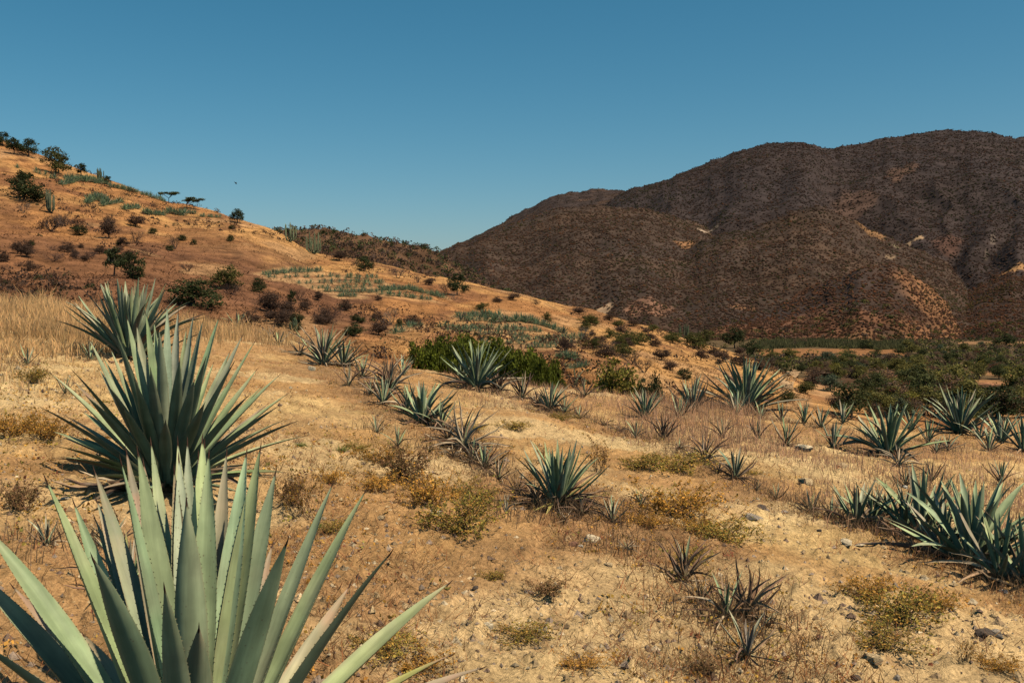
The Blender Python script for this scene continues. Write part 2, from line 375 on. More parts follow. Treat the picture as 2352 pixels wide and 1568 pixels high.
def mount_colours(S, Y, who, z):
    X = S * Y; n = S.size
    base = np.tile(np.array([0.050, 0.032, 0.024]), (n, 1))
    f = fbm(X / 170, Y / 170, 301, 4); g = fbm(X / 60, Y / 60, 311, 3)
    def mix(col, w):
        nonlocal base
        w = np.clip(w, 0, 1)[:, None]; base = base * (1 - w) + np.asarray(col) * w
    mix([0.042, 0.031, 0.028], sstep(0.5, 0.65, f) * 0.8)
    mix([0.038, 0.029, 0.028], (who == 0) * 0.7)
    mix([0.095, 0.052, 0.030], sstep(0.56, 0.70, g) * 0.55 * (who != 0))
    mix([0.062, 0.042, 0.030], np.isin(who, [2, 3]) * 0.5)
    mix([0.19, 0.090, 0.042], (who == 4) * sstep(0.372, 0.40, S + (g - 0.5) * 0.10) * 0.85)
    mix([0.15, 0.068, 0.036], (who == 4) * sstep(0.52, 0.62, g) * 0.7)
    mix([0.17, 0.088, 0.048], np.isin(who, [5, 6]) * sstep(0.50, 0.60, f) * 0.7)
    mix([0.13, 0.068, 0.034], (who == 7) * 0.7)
    for u, v, du, dy, col, w in BARE:
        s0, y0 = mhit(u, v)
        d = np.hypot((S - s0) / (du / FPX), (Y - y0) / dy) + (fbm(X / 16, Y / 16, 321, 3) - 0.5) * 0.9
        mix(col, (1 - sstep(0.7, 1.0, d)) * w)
    return base
# bare ground: quarry scar, gully tracks, ploughed patches (picture position of each)
BARE = [(1612, 530, 18, 8, (0.36, 0.27, 0.19), 0.8), (1640, 527, 14, 7, (0.34, 0.26, 0.18), 0.6),
        (1490, 700, 60, 30, (0.19, 0.098, 0.06), 0.8), (1390, 712, 26, 16, (0.42, 0.27, 0.16), 0.9), (1580, 562, 34, 22, (0.26, 0.13, 0.06), 0.8),
        (2060, 566, 12, 9, (0.26, 0.21, 0.12), 0.8), (2085, 560, 12, 10, (0.32, 0.21, 0.12), 0.8), (2045, 590, 12, 8, (0.30, 0.20, 0.12), 0.7), (2110, 545, 14, 10, (0.42, 0.27, 0.15), 0.8),
        (2180, 555, 40, 40, (0.10, 0.050, 0.034), 0.6), (2280, 550, 6, 22, (0.17, 0.13, 0.10), 0.5), (2265, 590, 6, 16, (0.16, 0.12, 0.09), 0.5), (2330, 618, 40, 10, (0.36, 0.19, 0.08), 0.9),
        (1700, 705, 40, 12, (0.18, 0.09, 0.045), 0.7), (2150, 700, 50, 30, (0.22, 0.11, 0.052), 0.6), (2060, 400, 26, 60, (0.115, 0.064, 0.042), 0.6), (2090, 385, 20, 60, (0.115, 0.064, 0.042), 0.6),
        (1960, 470, 60, 60, (0.11, 0.062, 0.042), 0.5), (2000, 530, 40, 30, (0.27, 0.14, 0.06), 0.6), (1975, 770, 70, 14, (0.20, 0.105, 0.05), 0.7)]
MHY = np.exp(np.linspace(math.log(230), math.log(3500), 1400))
def mhit(u, v):
    s, t = ray(u, v)
    zg, who = ridge_height(np.full(MHY.shape, s), MHY)
    k = np.nonzero(zg >= t * MHY)[0]; k = k[0] if len(k) else -1
    return s, MHY[k]
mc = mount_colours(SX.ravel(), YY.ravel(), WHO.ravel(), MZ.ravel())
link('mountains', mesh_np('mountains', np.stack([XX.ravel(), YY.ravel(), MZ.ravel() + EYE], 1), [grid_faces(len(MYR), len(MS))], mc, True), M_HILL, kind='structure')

def clumps(P, size, col, name, squash=0.75, label=None, mat=None, category=None):
    """many small irregular eight-faced shrub heads joined into one mesh"""
    n = len(P)
    o = np.array([[1, 0, 0], [0, 1, 0], [-1, 0, 0], [0, -1, 0], [0, 0, 1], [0, 0, -0.35]], float)
    V = o[None] * RNG.uniform(0.55, 1.35, (n, 6, 1)); a = RNG.uniform(0, 6.283, n); c, s_ = np.cos(a), np.sin(a)
    x = V[..., 0] * c[:, None] - V[..., 1] * s_[:, None]; y = V[..., 0] * s_[:, None] + V[..., 1] * c[:, None]
    V = np.stack([x, y, V[..., 2] * squash * 1.5], -1) * (size * 0.5)[:, None, None] + P[:, None, :]
    f = np.array([[0, 1, 4], [1, 2, 4], [2, 3, 4], [3, 0, 4], [1, 0, 5], [2, 1, 5], [3, 2, 5], [0, 3, 5]])
    F = (f[None] + 6 * np.arange(n)[:, None, None]).reshape(-1, 3)
    return mesh_np(name, V.reshape(-1, 3), [F], np.repeat(col, 6, 0), False)

# scrub forest over the mountains
ns_ = 95000
uu = RNG.uniform(-0.10, 0.58, ns_); yy_ = np.exp(RNG.uniform(math.log(560), math.log(2900), ns_))
zz_, who_ = ridge_height(uu, yy_)
fp = fbm(uu * yy_ / 55, yy_ / 55, 401, 3)
col_at = mount_colours(uu, yy_, who_, zz_)
bare = col_at.sum(1)
keep = (zz_ > -27) & (RNG.random(ns_) > sstep(0.30, 0.75, bare) * 0.80)
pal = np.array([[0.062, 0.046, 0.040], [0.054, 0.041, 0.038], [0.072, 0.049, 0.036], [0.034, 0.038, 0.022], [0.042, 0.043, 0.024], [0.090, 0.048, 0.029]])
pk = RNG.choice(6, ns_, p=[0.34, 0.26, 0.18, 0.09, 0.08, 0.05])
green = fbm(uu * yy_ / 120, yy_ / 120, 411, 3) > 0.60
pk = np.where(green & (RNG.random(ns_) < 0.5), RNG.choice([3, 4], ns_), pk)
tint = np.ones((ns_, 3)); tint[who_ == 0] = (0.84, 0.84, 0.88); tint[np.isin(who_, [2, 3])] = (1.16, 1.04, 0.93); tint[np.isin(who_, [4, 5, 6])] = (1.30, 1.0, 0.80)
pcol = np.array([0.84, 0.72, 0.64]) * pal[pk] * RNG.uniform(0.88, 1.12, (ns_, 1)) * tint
Pm = np.stack([uu * yy_, yy_, zz_ + EYE + 0.3], 1)[keep]
szm = (RNG.uniform(1.5, 4.2, ns_) * (0.8 + 0.3 * sstep(700, 2000, yy_)))[keep]
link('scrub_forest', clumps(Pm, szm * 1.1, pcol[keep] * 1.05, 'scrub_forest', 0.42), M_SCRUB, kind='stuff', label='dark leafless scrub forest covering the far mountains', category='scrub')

# ------------------------------------------------------------------ agave leaves
def mat_leaf():
    m, ns, ls = nt('agave_leaf')
    at_ = N(ns, 'VertexColor', layer_name='leaf')       # r across, g along, b thorn
    sp = N(ns, 'SeparateColor'); ls.new(at_.outputs[0], sp.inputs[0])
    across, along, thorn = sp.outputs[0], sp.outputs[1], sp.outputs[2]
    oi = N(ns, 'ObjectInfo'); tc = N(ns, 'TexCoord')
    mp = N(ns, 'Mapping'); mp.inputs['Scale'].default_value = (30, 30, 2.2); ls.new(tc.outputs['Object'], mp.inputs[0])
    no = N(ns, 'TexNoise', Scale=1.0, Detail=4.0, Roughness=0.6); ls.new(mp.outputs[0], no.inputs['Vector'])
    sca = N(ns, 'VectorMath', operation='SCALE'); ls.new(oi.outputs['Random'], sca.inputs['Scale']); sca.inputs[0].default_value = (50, 50, 50)
    adv = N(ns, 'VectorMath', operation='ADD'); ls.new(tc.outputs['Object'], adv.inputs[0]); ls.new(sca.outputs[0], adv.inputs[1])
    n2 = N(ns, 'TexNoise', Scale=7.0, Detail=4.0); ls.new(adv.outputs[0], n2.inputs['Vector'])
    streak = maprange(ns, ls, no.outputs[0], 0.3, 0.7, 0.80, 1.16); blot = maprange(ns, ls, n2.outputs[0], 0.3, 0.7, 0.80, 1.18)
    r = maprange(ns, ls, oi.outputs['Random'], 0, 1, 0.88, 1.12, False)
    m1 = N(ns, 'Math', operation='MULTIPLY'); ls.new(streak, m1.inputs[0]); ls.new(blot, m1.inputs[1])
    m2 = N(ns, 'Math', operation='MULTIPLY'); ls.new(m1.outputs[0], m2.inputs[0]); ls.new(r, m2.inputs[1])
    c = oi.outputs['Color']
    # blush of dry pink-brown creeping in from tip and margin; strength is the object's alpha
    tipb = maprange(ns, ls, along, 0.45, 1.0, 0.0, 1.0); marg = maprange(ns, ls, across, 0.72, 1.0, 0.0, 0.75)
    nb = maprange(ns, ls, n2.outputs[0], 0.35, 0.65, 0.2, 1.1)
    b1 = N(ns, 'Math', operation='MAXIMUM'); ls.new(tipb, b1.inputs[0]); ls.new(marg, b1.inputs[1])
    b2 = N(ns, 'Math', operation='MULTIPLY'); ls.new(b1.outputs[0], b2.inputs[0]); ls.new(nb, b2.inputs[1])
    b3 = N(ns, 'Math', operation='MULTIPLY', use_clamp=True); ls.new(b2.outputs[0], b3.inputs[0]); ls.new(oi.outputs['Alpha'], b3.inputs[1])
    c = mixc(ns, ls, b3.outputs[0], c, (0.30, 0.175, 0.110, 1))
    edge = maprange(ns, ls, across, 0.90, 1.0, 0.0, 0.35)
    c = mixc(ns, ls, edge, c, (0.36, 0.34, 0.16, 1))
    basep = maprange(ns, ls, along, 0.0, 0.20, 0.55, 0.0)
    c = mixc(ns, ls, basep, c, (0.34, 0.37, 0.17, 1))
    vo = N(ns, 'TexVoronoi', Scale=55.0); ls.new(adv.outputs[0], vo.inputs['Vector'])
    n5 = N(ns, 'TexNoise', Scale=4.0, Detail=2.0); ls.new(adv.outputs[0], n5.inputs['Vector'])
    spot = maprange(ns, ls, vo.outputs['Distance'], 0.10, 0.20, 1.0, 0.0); gate = maprange(ns, ls, n5.outputs[0], 0.52, 0.66, 0.0, 0.6)
    sm = N(ns, 'Math', operation='MULTIPLY'); ls.new(spot, sm.inputs[0]); ls.new(gate, sm.inputs[1])
    c = mixc(ns, ls, sm.outputs[0], c, (0.16, 0.11, 0.07, 1))            # small corky scars
    dust = maprange(ns, ls, n5.outputs[0], 0.30, 0.52, 0.30, 0.0); c = mixc(ns, ls, dust, c, (0.33, 0.29, 0.20, 1))   # dust lying on the wax
    tip = maprange(ns, ls, along, 0.962, 0.985, 0.0, 1.0)
    c = mixc(ns, ls, tip, c, (0.060, 0.026, 0.016, 1))
    c = mixc(ns, ls, thorn, c, (0.075, 0.030, 0.016, 1))
    sc = N(ns, 'VectorMath', operation='SCALE'); ls.new(c, sc.inputs[0]); ls.new(m2.outputs[0], sc.inputs['Scale'])
    p = N(ns, 'BsdfPrincipled', Roughness=0.55); p.inputs['Specular IOR Level'].default_value = 0.16
    ls.new(sc.outputs[0], p.inputs['Base Color'])
    b = N(ns, 'Bump', Strength=0.12, Distance=0.004); ls.new(no.outputs[0], b.inputs['Height']); ls.new(b.outputs[0], p.inputs['Normal'])
    out = N(ns, 'OutputMaterial'); ls.new(p.outputs[0], out.inputs[0])
    return m
M_LEAF = mat_leaf()

WT = [0, 0.06, 0.14, 0.28, 0.45, 0.60, 0.74, 0.86, 0.94, 0.975, 1.0]
WV = [0.95, 0.74, 0.66, 0.85, 1.0, 0.96, 0.76, 0.46, 0.20, 0.085, 0.008]
DT = [0, 0.06, 0.14, 0.30, 0.5, 0.7, 0.85, 0.95, 1.0]
DV = [1.0, 0.7, 0.55, 0.6, 0.62, 0.45, 0.30, 0.12, 0.02]

def leaf_data(L, W, bend=0.0, recurve=0.0, twist=0.0, fold=0.38, side=0.0, nseg=10, nac=5, teeth=0, dry=False, seed=0):
    """stiff pointed leaf along +Z, upper face towards +Y; a closed solid with channelled top and rounded back"""
    rg = np.random.default_rng(seed)
    t = np.linspace(0, 1, nseg + 1) ** 0.92
    if nseg >= 9: t = np.unique(np.concatenate([t[:-2], [0.90, 0.955, 0.98, 1.0]]))
    w = pchip(DT, DV, t) if dry else pchip(WT, WV, t)
    w = w * W * 0.5
    if dry: w = w * (1 + 0.25 * (rg.random(len(t)) - 0.5))
    th = (0.030 * (1 - t) ** 1.6 + 0.0045 * (1 - t) + 0.0006) * (W / 0.085)
    if dry: th = th * 0.4
    cy = bend * L * 4 * t * (1 - t) + recurve * L * t ** 2.2
    cx = side * L * (t ** 2)
    if dry:
        cy = cy + np.cumsum(rg.normal(0, 0.012, len(t))) * L * t; cx = cx + np.cumsum(rg.normal(0, 0.012, len(t))) * L * t
    tw = twist * t
    a = np.linspace(-1, 1, nac)
    fl = fold * (1.6 if dry else 1.0) * (1 - 0.35 * t)
    fl = fl * (1 + 0.9 * sstep(0.75, 1, t))
    V = []; A = []
    for up in (1, 0):
        x = a[None, :] * w[:, None]
        y = fl[:, None] * w[:, None] * (a[None, :] ** 2)
        if not up: y = y - th[:, None] * np.sqrt(np.clip(1 - a[None, :] ** 2, 0, 1)) - 0.0008 * (np.abs(a[None, :]) < 0.99)
        X = x * np.cos(tw)[:, None] - y * np.sin(tw)[:, None] + cx[:, None]
        Y = x * np.sin(tw)[:, None] + y * np.cos(tw)[:, None] + cy[:, None]
        Z = np.repeat((t * L)[:, None], nac, 1)
        V.append(np.stack([X, Y, Z], -1).reshape(-1, 3))
        A.append(np.stack([np.abs(np.repeat(a[None, :], len(t), 0)), np.repeat(t[:, None], nac, 1), np.zeros((len(t), nac))], -1).reshape(-1, 3))
    f = grid_faces(len(t), nac); n0 = len(V[0])
    F4 = [f[:, ::-1], f + n0]
    F3 = []
    Vt = np.concatenate(V); At = np.concatenate(A)
    if teeth:
        ex = []; ea = []; tris = []; base = len(Vt)
        for sgn, jcol in ((-1, 0), (1, nac - 1)):
            for k in range(teeth):
                tt = 0.10 + 0.83 * (k + rg.uniform(0.2, 0.8)) / teeth
                i = np.clip(np.searchsorted(t, tt) - 1, 0, len(t) - 2); fr = (tt - t[i]) / (t[i + 1] - t[i])
                pA = Vt[i * nac + jcol] * (1 - fr) + Vt[(i + 1) * nac + jcol] * fr
                ax = (Vt[(i + 1) * nac + jcol] - Vt[i * nac + jcol]); ax = ax / np.linalg.norm(ax)
                out = Vt[i * nac + jcol] - Vt[i * nac + nac // 2]; out = out / (np.linalg.norm(out) + 1e-9)
                h = rg.uniform(0.0025, 0.0045); q = 0.0028
                ex += [pA - ax * q - out * 0.001, pA + ax * q - out * 0.001, pA + out * h + ax * rg.uniform(-0.003, 0.003), pA + np.array([0, 0.003, 0])]
                ea += [[1, tt, 0.15], [1, tt, 0.15], [1, tt, 0.8], [1, tt, 0.5]]
                b = base + len(ex) - 4
                tris += [[b, b + 1, b + 2], [b, b + 2, b + 3], [b + 1, b + 3, b + 2]]
        Vt = np.concatenate([Vt, np.array(ex)]); At = np.concatenate([At, np.array(ea)]); F3 = [np.array(tris)]
    return Vt, F4 + F3, At
def leaf_mesh(name, *a, **k):
    V, F, A = leaf_data(*a, **k)
    me = mesh_np(name, V, F, A, True, 'leaf'); me.materials.append(M_LEAF)
    return me

def leaf_frame(d, axis=Vector((0, 0, 1))):
    """rotation taking +Z to d, +Y to the upper face (towards the rosette axis)"""
    d = d.normalized(); n = axis - d * axis.dot(d)
    if n.length < 1e-3: n = Vector((0, -1, 0))
    n.normalize(); x = n.cross(d); x.normalize()
    return Matrix((x, n, d)).transposed().to_4x4()

GREENS = [(0.255, 0.315, 0.165), (0.275, 0.335, 0.170), (0.235, 0.295, 0.168), (0.300, 0.355, 0.165), (0.265, 0.312, 0.195)]
PALE = [(0.36, 0.44, 0.245), (0.41, 0.47, 0.22), (0.35, 0.42, 0.265)]
PINK = [(0.305, 0.285, 0.185), (0.295, 0.25, 0.17), (0.31, 0.325, 0.205)]
YELL = [(0.42, 0.36, 0.10), (0.40, 0.38, 0.13)]
DRYC = [(0.300, 0.170, 0.100), (0.210, 0.115, 0.074), (0.42, 0.265, 0.155), (0.125, 0.075, 0.056), (0.270, 0.150, 0.095)]
DPALE = [(0.62, 0.46, 0.29), (0.54, 0.40, 0.26)]

def pixel_tip(center, u, v, L, back):
    """the tip of a leaf of length L that starts at center and is seen at (u, v): far or near solution"""
    s, t = ray(u, v); d = Vector((s, 1, t)).normalized(); o = Vector((0, 0, EYE)); oc = o - center
    b = d.dot(oc); c = oc.length_squared - L * L; disc = b * b - c
    k = -b + (math.sqrt(disc) if back else -math.sqrt(disc)) if disc > 0 else -b
    return o + d * k

def spine_mesh():
    n = 6; V = [(0.0026 * q * math.cos(a * 6.2832 / n), 0.0026 * q * math.sin(a * 6.2832 / n), z) for z, q in ((-0.012, 0.7), (0.0, 1.0), (0.014, 0.6), (0.028, 0.05)) for a in range(n)]
    F = [[i * n + a, i * n + (a + 1) % n, (i + 1) * n + (a + 1) % n, (i + 1) * n + a] for i in range(3) for a in range(n)]
    return mesh_np('spine', V, [np.array(F)], np.tile([0.055, 0.028, 0.018], (len(V), 1)), True)
SPINE = spine_mesh()

def hero_agave(name, label, foot, center, tips, seed, core_r=0.10, teeth=34, group=None):
    """mature agave whose leaves are laid one by one; tips: (u, v, length, near/back, width, colour, blush, bend)"""
    rg = random.Random(seed)
    root = empty(name, foot, label, 'agave', group)
    R = Matrix.Translation(-Vector(foot))
    for k, (u, v, L, back, W, colr, blush, bend) in enumerate(tips):
        tip = pixel_tip(center, u, v, L, back)
        d = (tip - center); horiz = Vector((d.x, d.y, 0)); hl = horiz.length / max(d.length, 1e-6)
        base = center + (horiz.normalized() if horiz.length > 1e-4 else Vector((0, 1, 0))) * core_r * min(1, hl * 1.6) + Vector((0, 0, 0.13 * (1 - hl) - 0.05))
        d = tip - base; Ll = d.length
        tw, fo, sd = rg.uniform(-0.35, 0.35), rg.uniform(0.30, 0.5), rg.uniform(-0.012, 0.012)
        me = leaf_mesh('leaf', Ll, W, bend, 0.0, tw, fo, sd, 14, 7, teeth, False, seed * 100 + k)
        o = link('leaf', me, None, root)
        o.matrix_local = R @ Matrix.Translation(base) @ leaf_frame(d)
        o.color = (*[c * rg.uniform(0.93, 1.07) for c in colr], blush)
        sp = link('spine', SPINE, M_BARK, o); sp.location = (sd * Ll, 0.0, Ll - 0.012)
    # short thick stem under the leaf bases
    link('stem', stem_mesh(core_r * 1.05, max(0.12, center.z - foot[2]) + 0.10, seed), M_BARK, root)
    return root

def stem_mesh(r, h, seed):
    rg = np.random.default_rng(seed); n = 10; zs = [-0.06, 0.15 * h, 0.5 * h, 0.85 * h, h]; rr = [0.85, 1.0, 1.05, 0.8, 0.1]
    V = []
    for z, q in zip(zs, rr):
        for a in range(n):
            k = q * r * rg.uniform(0.85, 1.15); V.append((k * math.cos(a * 6.2832 / n), k * math.sin(a * 6.2832 / n), z))
    F = [[i * n + a, i * n + (a + 1) % n, (i + 1) * n + (a + 1) % n, (i + 1) * n + a] for i in range(len(zs) - 1) for a in range(n)]
    return mesh_np('stem', V, [np.array(F)], np.tile([0.15, 0.095, 0.05], (len(V), 1)), True)

# shared leaf shapes of length 1 for the smaller agaves
LEAF_LIB = [leaf_mesh('leaf', 1.0, 0.085, b, rc, tw, fo, sd, 8, 5, 0, False, 900 + i) for i, (b, rc, tw, fo, sd) in enumerate(
    [(0.0, 0.0, 0.0, 0.4, 0.0), (0.02, -0.03, 0.2, 0.45, 0.02), (-0.02, 0.04, -0.25, 0.35, -0.02), (0.03, -0.10, 0.3, 0.5, 0.03), (0.0, 0.06, -0.1, 0.5, 0.0), (0.04, -0.18, -0.4, 0.45, -0.04)])]
DRY_LIB = [leaf_mesh('leaf', 1.0, 0.085, b, rc, tw, fo, sd, 9, 5, 0, True, 950 + i) for i, (b, rc, tw, fo, sd) in enumerate(
    [(0.04, -0.12, 1.2, 0.9, 0.05), (0.06, -0.25, -1.5, 1.0, -0.06), (-0.02, 0.08, 0.8, 0.8, 0.0), (0.08, -0.35, 2.0, 1.1, 0.10), (0.0, -0.05, -0.9, 0.7, -0.03), (-0.05, 0.20, 1.6, 1.0, 0.05)])]
STEM_LIB = [stem_mesh(0.05, 0.12, 40), stem_mesh(0.05, 0.12, 41)]

def rosette(name, label, foot, L, n, seed, tilt=(6, 82), width=1.0, dry=0.2, drytop=False, blush=0.3, palette=None, lean=0.0, skirt=0, spread=1.0, group=None, dpal=None):
    """agave of n leaves by the golden angle; dry = share of dead leaves (outer ones first unless drytop)"""
    rg = random.Random(seed); palette = palette or GREENS; dpal = dpal or DRYC
    root = empty(name, foot, label, 'agave', group)
    st = link('stem', STEM_LIB[seed % 2], M_BARK, root); st.scale = (L * 1.1,) * 3
    yaw = rg.uniform(0, 6.28)
    for i in range(n + skirt):
        f = min(1.0, i / max(1, n - 1)); sk = i >= n
        phi = yaw + i * 2.39996 + rg.uniform(-0.25, 0.25)
        th = math.radians(tilt[0] + (tilt[1] * 0.93 - tilt[0]) * f ** 1.05 + rg.uniform(-6, 6)) * spread
        dead = sk or (rg.random() < dry * 1.4 if drytop else (f > 1 - dry or rg.random() < dry * 0.3))
        ln = L * (0.72 + 0.28 * math.sin(min(1, f * 1.6) * 1.57)) * rg.uniform(0.85, 1.1)
        if sk: th = math.radians(rg.uniform(84, 100)); ln *= rg.uniform(0.5, 0.85)
        d = Vector((math.sin(th) * math.cos(phi), math.sin(th) * math.sin(phi), math.cos(th))); d.x += lean; d.normalize()
        hb = L * (0.02 + 0.12 * (1 - f)); rb = L * 0.055 * min(1, f * 2.5)
        base = Vector((rb * math.cos(phi), rb * math.sin(phi), hb))
        me = rg.choice(DRY_LIB if dead else LEAF_LIB)
        o = link('leaf', me, None, root)
        w = width * rg.uniform(0.70, 0.98) * (1.25 if dead else 1.0)
        o.matrix_local = Matrix.Translation(base) @ leaf_frame(d) @ Matrix.Diagonal((ln * w, ln * (0.5 + 0.5 * w), ln, 1))
        if dead: c = rg.choice(DPALE if rg.random() < 0.18 else dpal); o.color = (*c, 0.15)
        else:
            c = rg.choice(PINK if rg.random() < 0.06 + blush * 0.5 else palette); gz = rg.uniform(0.98, 1.38); o.color = (c[0] * gz, c[1] * gz, c[2] * gz, (0.1 + blush) * rg.uniform(0.2, 1.7) * (0.5 + f))
    return root

# --- the two big agaves at the front left, leaf by leaf (picture positions of the tips)
def r1(x, y): return x * 0.4002, y * 0.4002 + 940.8
def r2(x, y): return x * 0.4002, y * 0.4002 + 564.5
G, PL, PK = GREENS, PALE, PINK
A1 = [ # x, y in the enlarged view, length, back?, width, colour, blush, bend
 (255, 388, 1.10, 1, .084, G[1], .15, .00), (410, 523, 1.08, 1, .070, G[2], .2, .00), (520, 838, 1.02, 0, .096, G[2], .2, .02),
 (545, 335, 1.24, 1, .068, PK[2], .7, .03), (566, 505, 1.20, 1, .066, PK[2], .7, .02), (535, 610, 1.16, 1, .060, G[3], .6, .03),
 (680, 285, 1.06, 0, .080, G[2], .15, .01), (722, 222, 1.24, 1, .070, PK[0], .9, .00), (795, 225, 1.12, 1, .096, G[1], .05, .00),
 (838, 290, 1.22, 1, .066, PK[1], .9, .00), (880, 172, 1.26, 1, .062, PL[0], .15, .01), (1000, 170, 1.22, 1, .072, PL[0], .25, .0),
 (1015, 330, 1.08, 1, .066, PK[2], .8, .0), (1042, 262, 1.12, 1, .080, PL[2], .1, .0), (1080, 172, 1.22, 1, .070, PL[2], .2, .0),
 (1118, 250, 1.20, 1, .060, PK[1], .8, .0), (1160, 155, 1.17, 1, .090, PL[1], .05, .0), (1194, 182, 1.22, 1, .066, PL[0], .2, .0),
 (1220, 236, 1.10, 1, .084, PL[0], .05, .0), (1090, 512, 0.98, 0, .098, G[4], .05, .0), (1135, 1242, 0.78, 0, .100, G[2], .5, .02),
 (1310, 230, 1.22, 1, .076, PK[2], .4, .0), (1412, 228, 1.25, 1, .074, PL[2], .3, -.01), (1428, 232, 1.13, 1, .088, PL[0], .05, .0),
 (1510, 200, 1.15, 1, .086, G[3], .05, .0), (1580, 340, 1.08, 1, .086, G[4], .1, .0), (1560, 765, 1.10, 1, .072, PK[1], 1., .0),
 (1652, 742, 1.00, 0, .098, G[2], .15, .01), (1926, 410, 1.14, 1, .076, G[4], .1, .01), (2116, 450, 1.17, 1, .084, G[1], .25, .015),
 (2242, 815, 1.06, 0, .082, G[1], .3, .02), (2010, 1002, 1.05, 1, .070, PK[0], .9, .0), (2595, 985, 1.17, 1, .082, G[3], .45, .03),
 (2606, 1400, 1.10, 1, .072, YELL[1], .9, .04), (2790, 1480, 1.12, 1, .062, PK[1], 1., .05), (-120, 650, 1.15, 1, .086, G[0], .3, .025),
 (-230, 850, 1.14, 1, .094, G[1], .35, .02), (-200, 1290, 1.06, 0, .080, G[2], .3, .03), (488, 1280, 1.0, 1, .084, PK[2], .8, .02),
 (782, 985, 1.12, 1, .064, PL[2], .5, .0), (75, 1000, 1.12, 1, .064, PK[0], .9, .02), (1345, 640, 1.02, 1, .080, G[0], .1, .0),
 (950, 1010, 1.0, 0, .076, G[2], .2, .0), (-300, 1500, 1.0, 0, .08, G[1], .3, .02), (600, 1750, .9, 0, .085, G[2], .3, .02), (1700, 1900, .9, 0, .085, G[1], .3, .02),
 (2500, 1750, 1.0, 0, .08, G[0], .3, .03), (1250, 2100, .85, 0, .085, G[2], .4, .02)]
s0, t0 = ray(448, 1841); c1 = Vector((s0 * 3.05, 3.05, EYE + t0 * 3.05))
f1 = Vector((c1.x, c1.y, float(ground(c1.x, c1.y))))
hero_agave('agave', 'huge pale green agave filling the lower left corner, leaves cut by the bottom edge', f1, c1,
           [(*r1(x, y), L, b, w, c, bl, be) for x, y, L, b, w, c, bl, be in A1], 3, 0.10, 36)
